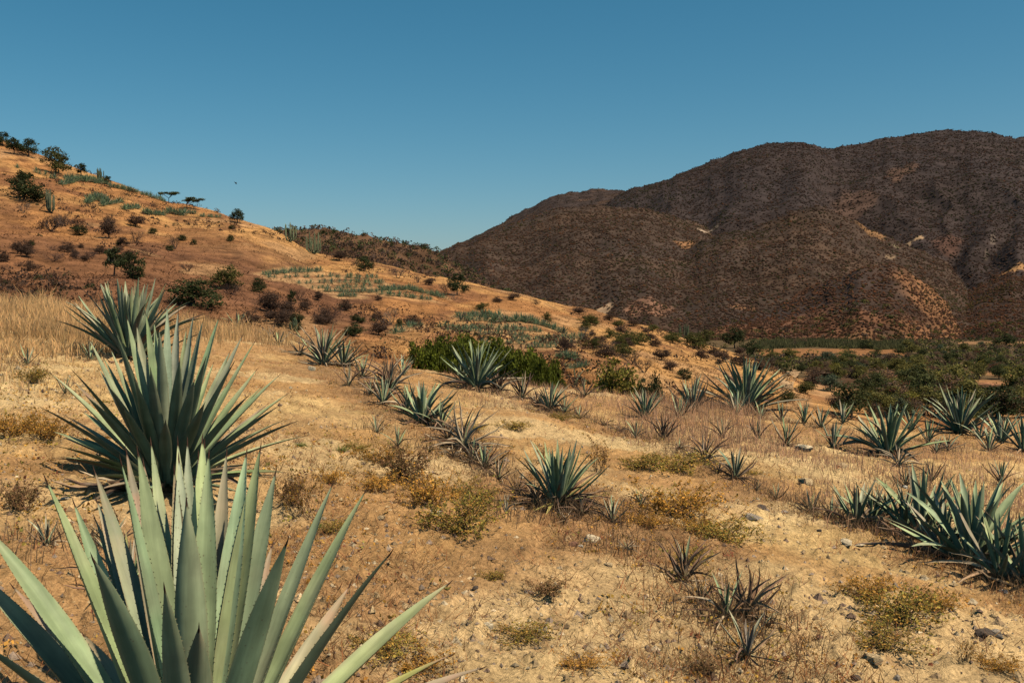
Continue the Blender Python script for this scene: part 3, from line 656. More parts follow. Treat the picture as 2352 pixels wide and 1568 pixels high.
A2 = [
 (290, 728, 1.22, 1, .070, G[1], .35, .02), (410, 716, 1.20, 0, .066, G[2], .4, .02), (232, 925, 1.16, 0, .068, G[2], .4, .02), (425, 775, 1.2, 1, .064, PK[1], .9, .01),
 (500, 530, 1.24, 1, .072, G[2], .2, .0), (630, 590, 1.20, 1, .064, G[0], .3, .0), (660, 490, 1.20, 0, .072, G[2], .2, .0), (720, 405, 1.26, 1, .070, G[1], .15, .0),
 (780, 450, 1.26, 1, .076, PK[2], .5, .0), (840, 380, 1.24, 1, .066, G[0], .2, .0), (896, 545, 1.22, 1, .060, G[3], .2, .0), (918, 475, 1.12, 0, .078, G[2], .1, .0),
 (955, 338, 1.30, 1, .064, PL[2], .15, .0), (1030, 368, 1.26, 1, .072, PL[2], .15, .0), (1115, 385, 1.26, 1, .072, PL[2], .15, .0), (1165, 420, 1.2, 1, .084, G[4], .1, .0),
 (1255, 405, 1.26, 1, .082, PL[0], .1, .0), (1115, 768, 1.05, 0, .085, G[2], .25, .01), (1220, 665, 1.2, 1, .062, G[0], .3, .0), (1396, 510, 1.24, 1, .074, G[4], .15, .0),
 (1462, 545, 1.26, 1, .068, G[0], .15, .0), (1345, 665, 1.12, 0, .084, G[2], .2, .01), (1476, 705, 1.2, 1, .076, G[0], .2, .0), (1602, 738, 1.2, 1, .078, G[1], .25, .01),
 (1652, 850, 1.2, 1, .074, G[1], .25, .01), (1592, 925, 1.12, 0, .076, G[2], .3, .01), (1545, 902, 1.15, 1, .060, PK[0], .9, .0), (1706, 1005, 1.18, 0, .070, G[2], .3, .02),
 (1752, 1092, 1.2, 1, .062, G[3], .4, .03), (942, 1000, .90, 0, .080, G[2], .4, .0), (305, 1062, 1.16, 1, .062, G[3], .5, .02), (330, 1150, 1.14, 0, .060, YELL[1], .7, .02),
 (420, 1050, 1.1, 1, .056, YELL[0], .8, .03), (305, 1217, 1.14, 0, .058, PK[1], 1., .03), (330, 1092, 1.14, 1, .058, G[2], .5, .02), (352, 1212, 1.1, 0, .058, G[3], .6, .03),
 (430, 1095, 1.0, 1, .058, G[0], .4, .03), (470, 950, 1.15, 1, .062, G[2], .4, .02), (560, 880, 1.15, 1, .062, G[1], .4, .01), (590, 640, 1.2, 1, .06, G[1], .4, .01),
 (1640, 1300, 1.12, 0, .056, G[3], .6, .03), (1560, 1330, 1.05, 0, .056, PK[2], .8, .03), (1480, 1250, 1.05, 1, .058, G[0], .5, .02), (480, 1330, 1.0, 0, .056, YELL[1], .8, .03),
 (560, 1400, .95, 0, .056, PK[1], 1., .03), (760, 1450, .9, 0, .060, G[2], .5, .02), (1100, 1480, .9, 0, .060, G[2], .5, .02), (1380, 1420, .95, 0, .058, G[2], .5, .03),
 (860, 560, 1.2, 1, .066, G[1], .2, .0), (1000, 520, 1.2, 1, .07, G[0], .2, .0), (1090, 560, 1.2, 1, .066, G[3], .2, .0), (760, 620, 1.2, 1, .066, G[4], .2, .0), (1300, 800, 1.15, 1, .066, G[2], .2, .0),
 (560, 700, 1.18, 1, .07, G[0], .3, .0), (690, 560, 1.2, 1, .07, G[2], .2, .0), (620, 800, 1.12, 0, .074, G[2], .3, .01), (500, 860, 1.14, 0, .07, G[2], .3, .01), (760, 760, 1.08, 0, .078, G[2], .2, .0), (860, 700, 1.1, 0, .076, G[4], .1, .0), (1040, 650, 1.14, 0, .08, G[2], .2, .0), (1190, 640, 1.16, 0, .076, G[2], .2, .0), (1420, 860, 1.1, 0, .076, G[2], .2, .01), (1330, 600, 1.22, 1, .07, G[0], .2, .0), (1510, 800, 1.16, 1, .07, G[3], .2, .0), (1180, 900, 1.0, 0, .08, G[2], .3, .01), (700, 930, 1.0, 0, .08, G[2], .3, .01), (1620, 1000, 1.12, 1, .07, G[2], .3, .02), (380, 980, 1.14, 1, .066, G[0], .4, .02), (1080, 470, 1.22, 1, .07, G[1], .1, .0), (890, 430, 1.22, 1, .066, G[0], .1, .0)]
s0, t0 = ray(384, 1090); c2 = Vector((s0 * 7.4, 7.4, EYE + t0 * 7.4))
f2 = Vector((c2.x, c2.y, float(ground(c2.x, c2.y))))
hero_agave('agave', 'large dark-centred agave fan standing right behind the lower left corner agave', f2, c2,
           [(*r2(x, y), L, b, w * 1.1, c, bl, be) for x, y, L, b, w, c, bl, be in A2], 5, 0.12, 26)
for k in range(16):   # dead skirt of the second agave is part of it
    root2 = bpy.data.objects['agave.001'] if 'agave.001' in bpy.data.objects else bpy.data.objects['agave']
    a = math.radians(random.uniform(150, 400)); L = random.uniform(0.5, 0.85)
    o = link('leaf', random.choice(DRY_LIB), None, root2)
    d = Vector((math.cos(a), math.sin(a), random.uniform(-0.12, 0.10)))
    o.matrix_local = Matrix.Translation((0.1 * math.cos(a), 0.1 * math.sin(a), random.uniform(0.03, 0.12))) @ leaf_frame(d) @ Matrix.Diagonal((L * 0.8, L, L, 1))
    o.color = (*random.choice(DRYC + DPALE), 0.1)

# --- the other agaves of the field: foot on the picture, height there, and how each looks
def field(u, v, h, label, n, **kw):
    p = hit(u, v); L = h * (1.08 if h < 70 else 0.97) * p.y / FPX / kw.pop('hf', 0.96)
    return rosette('agave', label, p, L, n, int(u * 7 + v), group='agaves of the near field', **kw)
FIELD = [
 (296, 826, 178, 'tall crowded agave with many narrow leaves in the blond grass at left', 52, dict(tilt=(2, 62), dry=0.06, width=0.95, blush=0.2)),
 (335, 815, 120, 'agave with twisted leaves tucked right behind the tall crowded agave', 26, dict(tilt=(6, 80), dry=0.1, width=0.9, blush=0.4)),
 (207, 828, 46, 'small agave at the left foot of the tall crowded agave', 9, dict(tilt=(8, 55), dry=0.1)),
 (64, 838, 42, 'small agave near the left edge below the blond grass', 9, dict(tilt=(8, 60), dry=0.25)),
 (546, 752, 38, 'small blue-green agave at the edge of the blond grass', 10, dict(tilt=(8, 62), dry=0.1, width=1.2)),
 (640, 792, 36, 'small agave with a grey dry neighbour at the crest, left of the pale-tipped agave', 9, dict(tilt=(8, 65), dry=0.3)),
 (622, 778, 34, 'small dead agave, grey-brown, at the crest left of the pale-tipped agave', 9, dict(tilt=(10, 80), dry=1.0)),
 (742, 838, 96, 'big half-dried agave with pale upright leaf tips at the crest', 26, dict(tilt=(4, 66), dry=0.4, drytop=True, dpal=DPALE + [DRYC[2]], blush=0.4, width=0.85)),
 (790, 842, 72, 'dark green agave leaning against the half-dried pale-tipped agave', 17, dict(tilt=(10, 80), dry=0.15, lean=0.25)),
 (801, 886, 52, 'scrawny brown agave below the pale-tipped agave', 10, dict(tilt=(5, 62), dry=0.8, width=0.8)),
 (895, 893, 84, 'big rust-brown dried agave at the head of the middle row', 26, dict(tilt=(6, 78), dry=0.75, drytop=True, width=0.9)),
 (880, 926, 62, 'fresh young agave growing in front of the big rust-brown agave', 13, dict(tilt=(5, 58), dry=0.1)),
 (925, 862, 46, 'pale agave behind the big rust-brown agave', 10, dict(tilt=(6, 60), dry=0.2, palette=PALE)),
 (972, 972, 106, 'broad-leaved upright agave in the middle row above the dead bleached agave', 19, dict(tilt=(8, 76), dry=0.1, width=1.35, lean=0.06)),
 (1012, 984, 62, 'low green agave squeezed behind the dead bleached agave', 12, dict(tilt=(10, 78), dry=0.2, width=1.1)),
 (1066, 1030, 118, 'dead bleached agave with long straw leaves lying flat on the soil', 16, dict(tilt=(8, 98), dry=1.0, dpal=DPALE + [DRYC[2], DRYC[0]], width=0.9, skirt=6, lean=0.08)),
 (1112, 1078, 64, 'tangle of dry agave leaves with one small green shoot, below the dead bleached agave', 16, dict(tilt=(10, 88), dry=0.75, skirt=6)),
 (865, 994, 40, 'tiny agave, upper of the pair left of the dead bleached agave', 8, dict(tilt=(8, 60), dry=0.2)),
 (914, 1026, 46, 'tiny blue agave, lower of the pair left of the dead bleached agave', 9, dict(tilt=(6, 58), dry=0.2)),
 (1095, 892, 116, 'big fresh agave fan in front of the bright green bushes', 36, dict(tilt=(3, 84), dry=0.08, width=0.85, blush=0.15)),
 (1146, 900, 56, 'blackish withered agave at the right foot of the big fan by the green bushes', 14, dict(tilt=(8, 72), dry=0.95, dpal=[DRYC[3], DRYC[1]])),
 (1062, 880, 48, 'pale yellowish agave at the left foot of the big fan by the green bushes', 12, dict(tilt=(6, 70), dry=0.35, palette=PALE)),
 (1002, 846, 40, 'faded agave on the crest below the left end of the green bushes', 10, dict(tilt=(6, 62), dry=0.35, palette=PALE)),
 (1200, 918, 62, 'upright blackened agave stump right of the big fan by the green bushes', 9, dict(tilt=(4, 48), dry=1.0, dpal=[DRYC[3], DRYC[1]])),
 (1264, 944, 62, 'mixed green and dry agave in the second row below the green bushes', 18, dict(tilt=(6, 74), dry=0.25, width=1.1)),
 (1296, 948, 42, 'pale young agave at the right side of the mixed green and dry agave', 10, dict(tilt=(6, 70), dry=0.2, palette=PALE)),
 (1342, 912, 46, 'dark spiky dead agave on the crest below the yellow-green bush', 13, dict(tilt=(8, 82), dry=1.0, dpal=[DRYC[3], DRYC[1]], width=0.75)),
 (1394, 894, 38, 'small fresh agave on the crest at the foot of the yellow-green bush', 11, dict(tilt=(6, 60), dry=0.1)),
 (1225, 882, 34, 'faint agave on the crest at the right end of the green bushes', 8, dict(tilt=(6, 58), dry=0.3, palette=PALE)),
 (1322, 880, 34, 'faint agave on the crest between green bushes and yellow-green bush', 8, dict(tilt=(6, 58), dry=0.25)),
 (1480, 962, 72, 'neat upright blue-green agave left of the red grass', 22, dict(tilt=(4, 56), dry=0.05, width=0.9)),
 (1592, 946, 86, 'loose pinkish agave rising out of the red grass', 20, dict(tilt=(4, 50), dry=0.25, palette=PALE, blush=0.9)),
 (1712, 948, 138, 'largest symmetrical agave fan on the right half, standing above the red grass', 36, dict(tilt=(3, 84), dry=0.05, width=0.95, blush=0.12)),
 (1692, 952, 56, 'small pale agave at the left foot of the largest fan on the right half', 10, dict(tilt=(6, 50), dry=0.1, palette=PALE)),
 (1746, 962, 40, 'low agave at the right foot of the largest fan on the right half', 9, dict(tilt=(8, 60), dry=0.2)),
 (1796, 968, 44, 'dark thin agave, first right of the largest fan, among dry grass', 10, dict(tilt=(6, 52), dry=0.4)),
 (1848, 972, 48, 'young green agave, second right of the largest fan', 13, dict(tilt=(5, 52), dry=0.08)),
 (1886, 982, 46, 'young green agave, third right of the largest fan, slightly lower', 12, dict(tilt=(6, 62), dry=0.1)),
 (1936, 972, 48, 'young pale agave, fourth right of the largest fan', 13, dict(tilt=(6, 58), dry=0.1, palette=PALE)),
 (1740, 1010, 52, 'black upright dead agave in the red grass below the largest fan', 8, dict(tilt=(4, 46), dry=0.85, dpal=[DRYC[3], DRYC[1]])),
 (1806, 1022, 56, 'dark agave with straight leaves in the red grass beside the angular boulder', 11, dict(tilt=(5, 58), dry=0.4, width=1.15)),
 (1914, 1030, 58, 'fresh light green agave just right of the angular boulder', 13, dict(tilt=(5, 50), dry=0.06)),
 (2040, 1048, 132, 'tall blue agave with bleached dry leaves hanging at its foot', 27, dict(tilt=(4, 80), dry=0.05, width=1.15, blush=0.08)),
 (2064, 1072, 58, 'bleached straw-coloured dead leaves rosette at the foot of the tall blue agave', 12, dict(tilt=(20, 95), dry=1.0, dpal=DPALE)),
 (2094, 988, 50, 'small agave right behind the tall blue agave', 12, dict(tilt=(5, 56), dry=0.1)),
 (2206, 996, 112, 'wide agave fan before the dark valley trees near the right edge', 36, dict(tilt=(3, 82), dry=0.08, width=0.85, blush=0.25)),
 (2300, 1016, 76, 'pale green agave between the wide fan and the right edge', 17, dict(tilt=(4, 58), dry=0.08, palette=PALE)),
 (2250, 1008, 52, 'low agave at the right foot of the wide fan near the right edge', 11, dict(tilt=(10, 74), dry=0.2)),
 (2350, 1036, 84, 'agave cut by the right edge beside the pale green one', 14, dict(tilt=(4, 56), dry=0.1)),
 (2150, 1040, 36, 'small striped half-dry agave below the wide fan near the right edge', 12, dict(tilt=(8, 70), dry=0.45)),
 (1524, 1010, 54, 'bushy black-brown dead agave at the left border of the red grass', 16, dict(tilt=(4, 52), dry=1.0, dpal=[DRYC[3], DRYC[1]], lean=0.15)),
 (1461, 1006, 42, 'small half-dry agave left of the bushy black-brown dead one', 11, dict(tilt=(6, 62), dry=0.5)),
 (1620, 1062, 64, 'spidery dead agave in the row below the red grass', 13, dict(tilt=(6, 80), dry=1.0, dpal=[DRYC[3], DRYC[1], DRYC[0]], lean=0.05)),
 (1586, 1048, 24, 'low curl of grey dead agave leaves left of the spidery dead agave', 9, dict(tilt=(50, 96), dry=1.0)),
 (1688, 1100, 74, 'dark broad-leaved agave right of the spidery dead agave', 11, dict(tilt=(5, 72), dry=0.35, width=1.3, palette=[(0.11, 0.16, 0.10), (0.13, 0.17, 0.11)])),
 (1281, 1166, 150, 'silvery-green agave with a dark dry skirt in the centre of the field', 26, dict(tilt=(3, 52), dry=0.0, width=1.0, blush=0.1)),
 (1162, 1180, 44, 'stub of an agave with one pale leaf left of the silvery-green agave', 6, dict(tilt=(4, 60), dry=0.4, width=1.4, palette=PINK)),
 (1406, 1200, 62, 'small pinkish agave right below the silvery-green agave', 10, dict(tilt=(6, 66), dry=0.25, palette=PINK + PALE, width=1.1)),
 (1472, 1162, 44, 'tiny spiky agave to the right of the silvery-green agave', 9, dict(tilt=(6, 66), dry=0.3)),
 (1784, 1148, 38, 'tiny agave, left of the pair on bare soil in the right half', 7, dict(tilt=(10, 70), dry=0.35)),
 (1862, 1176, 50, 'small agave, right of the pair on bare soil in the right half', 10, dict(tilt=(6, 64), dry=0.3, width=1.1)),
 (1572, 1336, 106, 'brown agave with two green leaves, highest of the three half-dead ones at lower right', 15, dict(tilt=(5, 74), dry=0.8, width=1.15, skirt=4)),
 (1668, 1420, 106, 'half-dead agave with a pale green heart, middle of the three at lower right', 14, dict(tilt=(4, 82), dry=0.55, width=0.95, skirt=5)),
 (1716, 1414, 122, 'dead dark brown agave standing close beside the pale green heart', 12, dict(tilt=(6, 60), dry=1.0, lean=0.22, width=1.1)),
 (1716, 1508, 100, 'small purplish-grey agave, lowest of the half-dead ones at lower right', 9, dict(tilt=(5, 66), dry=0.2, palette=[(0.25, 0.20, 0.17), (0.22, 0.19, 0.15)], blush=0.5, width=1.1)),
 (1966, 1208, 112, 'agave at the left end of the big clump at right', 13, dict(tilt=(6, 72), dry=0.15, width=1.1, blush=0.4)),
 (2034, 1196, 84, 'short agave with torn pale leaves inside the big clump at right', 13, dict(tilt=(8, 80), dry=0.35, palette=PALE, width=1.2)),
 (2118, 1240, 176, 'upright agave in the middle of the big clump at right', 19, dict(tilt=(4, 74), dry=0.1, width=1.0)),
 (2232, 1306, 232, 'biggest agave of the clump at right with broad dark green leaves', 27, dict(tilt=(4, 86), dry=0.04, width=1.15, lean=0.10, palette=GREENS[:3], blush=0.15)),
 (2360, 1356, 190, 'agave cut by the right edge at the lower end of the big clump', 15, dict(tilt=(6, 70), dry=0.2, width=0.9)),
 (108, 1250, 66, 'little pinkish agave on bare soil left of the lower left corner agave', 8, dict(tilt=(8, 66), dry=0.25, palette=PINK + GREENS[:2], blush=0.8)),
 (300, 1350, 150, 'yellowing low agave in the shade between the two big front agaves', 18, dict(tilt=(6, 88), dry=0.35, palette=[GREENS[3], YELL[1], PALE[1]], width=0.85, blush=0.5)),
 (255, 1255, 80, 'small agave with reddish leaves left of the gap between the two big front agaves', 10, dict(tilt=(20, 88), dry=0.4, palette=PINK + GREENS[:2])),
 (150, 905, 40, 'small greyish agave in orange weeds at the left edge', 8, dict(tilt=(6, 58), dry=0.3)),
 # scruffier plants that close the rows
 (690, 816, 44, 'grey dead agave between the small crest agave and the pale-tipped one', 12, dict(tilt=(10, 84), dry=1.0)),
 (832, 868, 54, 'mixed dry agave just right of the scrawny brown one', 14, dict(tilt=(6, 76), dry=0.55)),
 (850, 908, 46, 'brown dead agave left of the fresh young agave in the middle row', 13, dict(tilt=(8, 84), dry=1.0)),
 (934, 948, 62, 'green and brown agave between the fresh young one and the broad-leaved one', 16, dict(tilt=(6, 80), dry=0.4)),
 (1030, 1012, 56, 'brown withered agave touching the dead bleached agave from behind', 13, dict(tilt=(10, 86), dry=1.0)),
 (1040, 1052, 44, 'flattened grey dead leaves left below the dead bleached agave', 14, dict(tilt=(40, 98), dry=1.0, dpal=DPALE + DRYC)),
 (1086, 1062, 58, 'dark dry agave right below the dead bleached agave', 14, dict(tilt=(8, 80), dry=0.85)),
 (1146, 1102, 54, 'brown dry agave, next below the tangle with the green shoot', 14, dict(tilt=(8, 84), dry=0.85)),
 (1190, 1134, 48, 'low dry agave left of the silvery-green agave', 13, dict(tilt=(20, 92), dry=0.95)),
 (1232, 1160, 62, 'rusty dry agave touching the silvery-green agave on its left', 14, dict(tilt=(14, 84), dry=1.0)),
 (1336, 1184, 56, 'dark dead agave touching the silvery-green agave on its right', 13, dict(tilt=(14, 88), dry=1.0, dpal=[DRYC[3], DRYC[1]])),
 (1300, 1196, 36, 'curled grey dead leaves in front of the silvery-green agave', 12, dict(tilt=(50, 98), dry=1.0, dpal=DPALE + DRYC)),
 (1440, 1262, 34, 'pale curl of dead leaves below the pitted stone', 12, dict(tilt=(45, 98), dry=1.0, dpal=DPALE)),
 (1612, 1384, 64, 'dark dry agave between the brown one and the pale green heart', 13, dict(tilt=(14, 90), dry=1.0)),
 (1758, 1440, 54, 'flat dead leaves right of the dead dark brown agave', 11, dict(tilt=(50, 98), dry=1.0)),
 (1238, 936, 44, 'brown dry agave left of the mixed green and dry agave', 12, dict(tilt=(8, 80), dry=0.9)),
 (1330, 962, 36, 'low dry agave right of the pale young agave in the second row', 11, dict(tilt=(20, 88), dry=0.8)),
 (1388, 978, 30, 'flattened dead agave in the middle of the second row', 12, dict(tilt=(50, 98), dry=1.0)),
 (1424, 992, 28, 'flattened dead agave left of the small half-dry one', 12, dict(tilt=(50, 98), dry=1.0, dpal=DPALE + DRYC)),
 (1560, 1032, 34, 'grey fallen leaves right of the bushy black-brown dead agave', 12, dict(tilt=(45, 98), dry=1.0)),
 (1650, 1086, 36, 'dead agave between the spidery one and the dark broad-leaved one', 11, dict(tilt=(20, 90), dry=1.0)),
 (1738, 1126, 28, 'little dead agave right of the dark broad-leaved one', 9, dict(tilt=(20, 86), dry=0.9)),
 (1910, 1192, 50, 'half-dry agave left of the big clump at right', 11, dict(tilt=(8, 74), dry=0.5)),
 (2000, 1214, 108, 'narrow-leaved agave second from the left end of the big clump at right', 15, dict(tilt=(5, 70), dry=0.15)),
 (2076, 1226, 128, 'blue-green agave left of the middle of the big clump at right', 17, dict(tilt=(4, 74), dry=0.12)),
 (2170, 1276, 150, 'agave with dry outer leaves between the middle and the biggest of the clump at right', 17, dict(tilt=(6, 84), dry=0.3)),
 (2296, 1336, 170, 'agave right of the biggest one in the clump at right', 17, dict(tilt=(5, 78), dry=0.2)),
 (2006, 1018, 50, 'small agave left of the tall blue agave', 12, dict(tilt=(6, 62), dry=0.2)),
 (2132, 1016, 54, 'upright agave between the tall blue agave and the wide fan', 13, dict(tilt=(5, 58), dry=0.2)),
 (2178, 1034, 42, 'low dry agave under the wide fan near the right edge', 12, dict(tilt=(14, 84), dry=0.6)),
 (2272, 1036, 54, 'pale agave in front of the gap right of the wide fan', 13, dict(tilt=(6, 60), dry=0.15, palette=PALE)),
 (2080, 1118, 44, 'withered agave behind the middle of the big clump at right', 11, dict(tilt=(8, 70), dry=0.9)),
 (2140, 1106, 50, 'brown upright dead agave above the biggest one of the clump', 9, dict(tilt=(4, 50), dry=1.0)),
 (2300, 1110, 54, 'dark thin agave behind the right end of the big clump', 10, dict(tilt=(5, 56), dry=0.5)),
 (1660, 1006, 46, 'brown agave half sunk in the red grass', 11, dict(tilt=(5, 58), dry=0.8)),
 (1560, 960, 50, 'faded agave at the left side of the loose pinkish agave', 12, dict(tilt=(5, 58), dry=0.4, palette=PALE)),
]
for u, v, h, lab, n, kw in FIELD:
    if h > 55 and 'skirt' not in kw and u < 2352: kw = dict(kw, skirt=5 + int(h) % 5)
    root = field(u, v, h, lab, int(n * (1.45 if h > 55 else 1.2)), **kw)
    if 'silvery-green' in lab and 'centre of the field' in lab:
        rg = random.Random(77)
        for k in range(36):    # spreading dead and yellow outer leaves
            a = rg.uniform(0, 6.28); L = rg.uniform(0.34, 0.50); th = math.radians(rg.uniform(48, 98))
            dead = rg.random() < 0.8
            o = link('leaf', rg.choice(DRY_LIB[:1] + DRY_LIB[2:5] if dead else LEAF_LIB), None, root)
            d = Vector((math.sin(th) * math.cos(a), math.sin(th) * math.sin(a), math.cos(th)))
            o.matrix_local = Matrix.Translation((0.04 * math.cos(a), 0.04 * math.sin(a), 0.06)) @ leaf_frame(d) @ Matrix.Diagonal((L * 0.9, L, L, 1))
            o.color = (*rg.choice(DRYC if dead else YELL), 0.6)

# ------------------------------------------------------------------ plants: shared builders
class MB:
    """collects pieces of one mesh"""
    def __init__(self): self.V = []; self.F3 = []; self.F4 = []; self.C = []; self.n = 0
    def add(self, V, F, col):
        V = np.asarray(V, float); F = np.asarray(F, int)
        (self.F3 if F.shape[1] == 3 else self.F4).append(F + self.n)
        col = np.asarray(col, float); self.C.append(np.tile(col, (len(V), 1)) if col.ndim == 1 else col)
        self.V.append(V); self.n += len(V)
    def tube(self, pts, rad, col, k=5):
        pts = np.asarray(pts, float); m = len(pts); V = []
        d = np.gradient(pts, axis=0); d /= np.linalg.norm(d, axis=1)[:, None] + 1e-9
        for p, q, r in zip(pts, d, rad):
            a = np.cross(q, [0.31, 0.87, 0.11]); a /= np.linalg.norm(a) + 1e-9; b = np.cross(q, a)
            for i in range(k):
                an = 6.28319 * i / k; V.append(p + r * (math.cos(an) * a + math.sin(an) * b))
        F = [[i * k + j, i * k + (j + 1) % k, (i + 1) * k + (j + 1) % k, (i + 1) * k + j] for i in range(m - 1) for j in range(k)]
        self.add(V, F, col)
    def mesh(self, name, smooth=False):
        return mesh_np(name, np.concatenate(self.V), [f for f in ([np.concatenate(self.F3)] if self.F3 else []) + ([np.concatenate(self.F4)] if self.F4 else [])], np.concatenate(self.C), smooth)

def leaf_quads(P, out, size, col, rg, tri=False, flat=0.0):
    """small leaf faces at points P, loosely facing outwards"""
    n = len(P)
    nn = out * 0.7 + rg.normal(0, 0.7, (n, 3)) + np.array([0, 0, flat]); nn /= np.linalg.norm(nn, axis=1)[:, None] + 1e-9
    a = np.cross(nn, rg.normal(0, 1, (n, 3))); a /= np.linalg.norm(a, axis=1)[:, None] + 1e-9; b = np.cross(nn, a)
    s = size[:, None]
    V = np.stack([P - a * s * 0.5, P + b * s * 0.36, P + a * s * 0.5, P - b * s * 0.36], 1)
    F = (np.arange(4)[None] + 4 * np.arange(n)[:, None])
    return V.reshape(-1, 3), F, np.repeat(col, 4, 0)

def crown_mesh(lobes, n, leaf, cols, seed, subs=110, flat=0.0):
    rg = np.random.default_rng(seed); lobes = np.array(lobes, float); cols = np.array(cols, float)
    vol = lobes[:, 3] * lobes[:, 4] * lobes[:, 5]; vol = vol ** 0.75
    # break each lobe into smaller clumps so that light and gaps show between them
    sub = []
    for l, w in zip(lobes, vol / vol.sum()):
        for _ in range(max(4, int(round(w * subs)))):
            d = rg.normal(0, 1, 3); d /= np.linalg.norm(d); r = rg.random() ** 0.4
            c = l[:3] + d * r * l[3:6] * 0.86; q = l[3:6].mean() * rg.uniform(0.34, 0.62)
            sub.append([*c, q * rg.uniform(0.9, 1.3), q * rg.uniform(0.9, 1.3), q * rg.uniform(0.6, 0.9), *(c - l[:3])])
    sub = np.array(sub); pick = rg.integers(0, len(sub), n); L = sub[pick]
    d = rg.normal(0, 1, (n, 3)); d /= np.linalg.norm(d, axis=1)[:, None]; r = rg.random(n) ** 0.45
    P = L[:, :3] + d * r[:, None] * L[:, 3:6]
    out = d + 0.6 * L[:, 6:9] / (np.linalg.norm(L[:, 6:9], axis=1)[:, None] + 1e-6)
    shade = rg.uniform(0.75, 1.3, len(sub))[pick]
    C = cols[rg.integers(0, len(cols), n)] * shade[:, None] * rg.uniform(0.8, 1.2, (n, 1))
    mb = MB(); mb.add(*leaf_quads(P, out, leaf * rg.uniform(0.6, 1.4, n), C, rg, flat=flat))
    return mb.mesh('crown')

def trunk_mesh(lobes, h0, r, col, seed, lean=0.0, forks=6):
    rg = np.random.default_rng(seed); mb = MB(); top = np.array([lean * h0, 0, h0])
    mb.tube([[0, 0, -0.04], [lean * h0 * 0.3, 0.01, h0 * 0.5], top], [r * 1.25, r, r * 0.8], col, 6)
    for l in lobes[:forks]:
        l = np.array(l); e = l[:3] + rg.normal(0, 0.1, 3) * l[3:6]; m = (top + e) / 2 + rg.normal(0, 0.03, 3)
        mb.tube([top, m, e], [r * 0.65, r * 0.4, r * 0.12], col, 4)
        for _ in range(3):
            d = rg.normal(0, 1, 3); d /= np.linalg.norm(d); mb.tube([m, (m + l[:3]) / 2 + d * 0.04, l[:3] + d * l[3:6] * 0.85], [r * 0.3, r * 0.2, r * 0.06], col, 3)
    return mb.mesh('trunk', True)

def twig_mesh(seed, col, n0=7, depth=4, up=0.55, spread=0.75, r0=0.018, straight=0.8):
    """leafless shrub: many forking stems, unit height"""
    rg = np.random.default_rng(seed); trunk = MB(); fine = MB(); col = np.array(col)
    def grow(p, d, l, r, k):
        q = p + d * l; c = col * rg.uniform(0.75, 1.3)
        (trunk if k >= depth - 1 else fine).tube([p, (p + q) / 2 + rg.normal(0, 0.05 * l, 3), q], [r, r * 0.8, r * 0.55], c, 3)
        if k == 0: return
        for _ in range(rg.integers(2, 5)):
            e = d * straight + rg.normal(0, spread * 0.5, 3) + np.array([0, 0, 0.12]); e /= np.linalg.norm(e)
            grow(p + (q - p) * rg.uniform(0.45, 1), e, l * rg.uniform(0.6, 0.85), r * 0.55, k - 1)
    for i in range(n0):
        a = rg.uniform(0, 6.28); d = np.array([math.cos(a) * (1 - up), math.sin(a) * (1 - up), up + 0.1]) + rg.normal(0, 0.08, 3); d /= np.linalg.norm(d)
        grow(np.array([0, 0, -0.03]) + rg.normal(0, 0.02, 3) * [1, 1, 0], d, 0.34, r0, depth)
    return trunk.mesh('trunk'), fine.mesh('twigs')

def lobes_round(seed, n=7, w=0.48, z0=0.35, z1=0.85, r=0.2):
    rg = np.random.default_rng(seed); L = []
    for i in range(n):
        a = 6.283 * (i + rg.random()) / n; q = w * rg.uniform(0.35, 0.75) if i else 0.0
        z = rg.uniform(z0, z1) if i else z1; s = r * rg.uniform(0.8, 1.25)
        L.append((q * math.cos(a), q * math.sin(a), z - 0.25 * (q / w) * (z1 - z0), s * 1.25, s * 1.25, s * 0.95))
    return L
DKG = [(0.048, 0.058, 0.018), (0.060, 0.070, 0.022), (0.038, 0.046, 0.016)]
OLI = [(0.095, 0.092, 0.022), (0.12, 0.105, 0.026), (0.075, 0.074, 0.020)]
YGR = [(0.22, 0.19, 0.032), (0.18, 0.16, 0.028), (0.26, 0.205, 0.036)]
GGR = [(0.085, 0.105, 0.060), (0.11, 0.13, 0.075), (0.07, 0.09, 0.05)]
BRN = [(0.095, 0.056, 0.038), (0.078, 0.048, 0.036), (0.120, 0.066, 0.038)]
RST = [(0.24, 0.085, 0.030), (0.18, 0.07, 0.03)]
LUSH = [(0.092, 0.108, 0.010), (0.125, 0.138, 0.012), (0.066, 0.080, 0.009)]
BARK = (0.075, 0.052, 0.038)

KINDS = {}
def kind(name, builds): KINDS[name] = builds
def treekind(name, cols, seeds, leaf=0.055, n=2400, style='round', barkc=BARK):
    L = []
    for sd in seeds:
        if style == 'round': lo = lobes_round(sd, 9, 0.52, 0.36, 0.82, 0.21); h0 = 0.22
        elif style == 'umbrella':
            rg = np.random.default_rng(sd); lo = [(0.9 * (rg.random() - 0.5) * 1.7, 0.9 * (rg.random() - 0.5) * 1.7, rg.uniform(0.76, 0.92), 0.34, 0.34, 0.085) for _ in range(9)]; h0 = 0.42
        elif style == 'bush': lo = lobes_round(sd, 9, 0.46, 0.22, 0.72, 0.24); h0 = 0.14
        elif style == 'sparse': lo = lobes_round(sd, 7, 0.45, 0.45, 0.88, 0.16); h0 = 0.35
        L.append((trunk_mesh(lo, h0, 0.030, barkc, sd, 0.15 if style in ('sparse', 'umbrella') else 0.05), crown_mesh(lo, n, leaf, cols, sd + 1, flat=1.0 if style == 'umbrella' else 0.0)))
    kind(name, L)
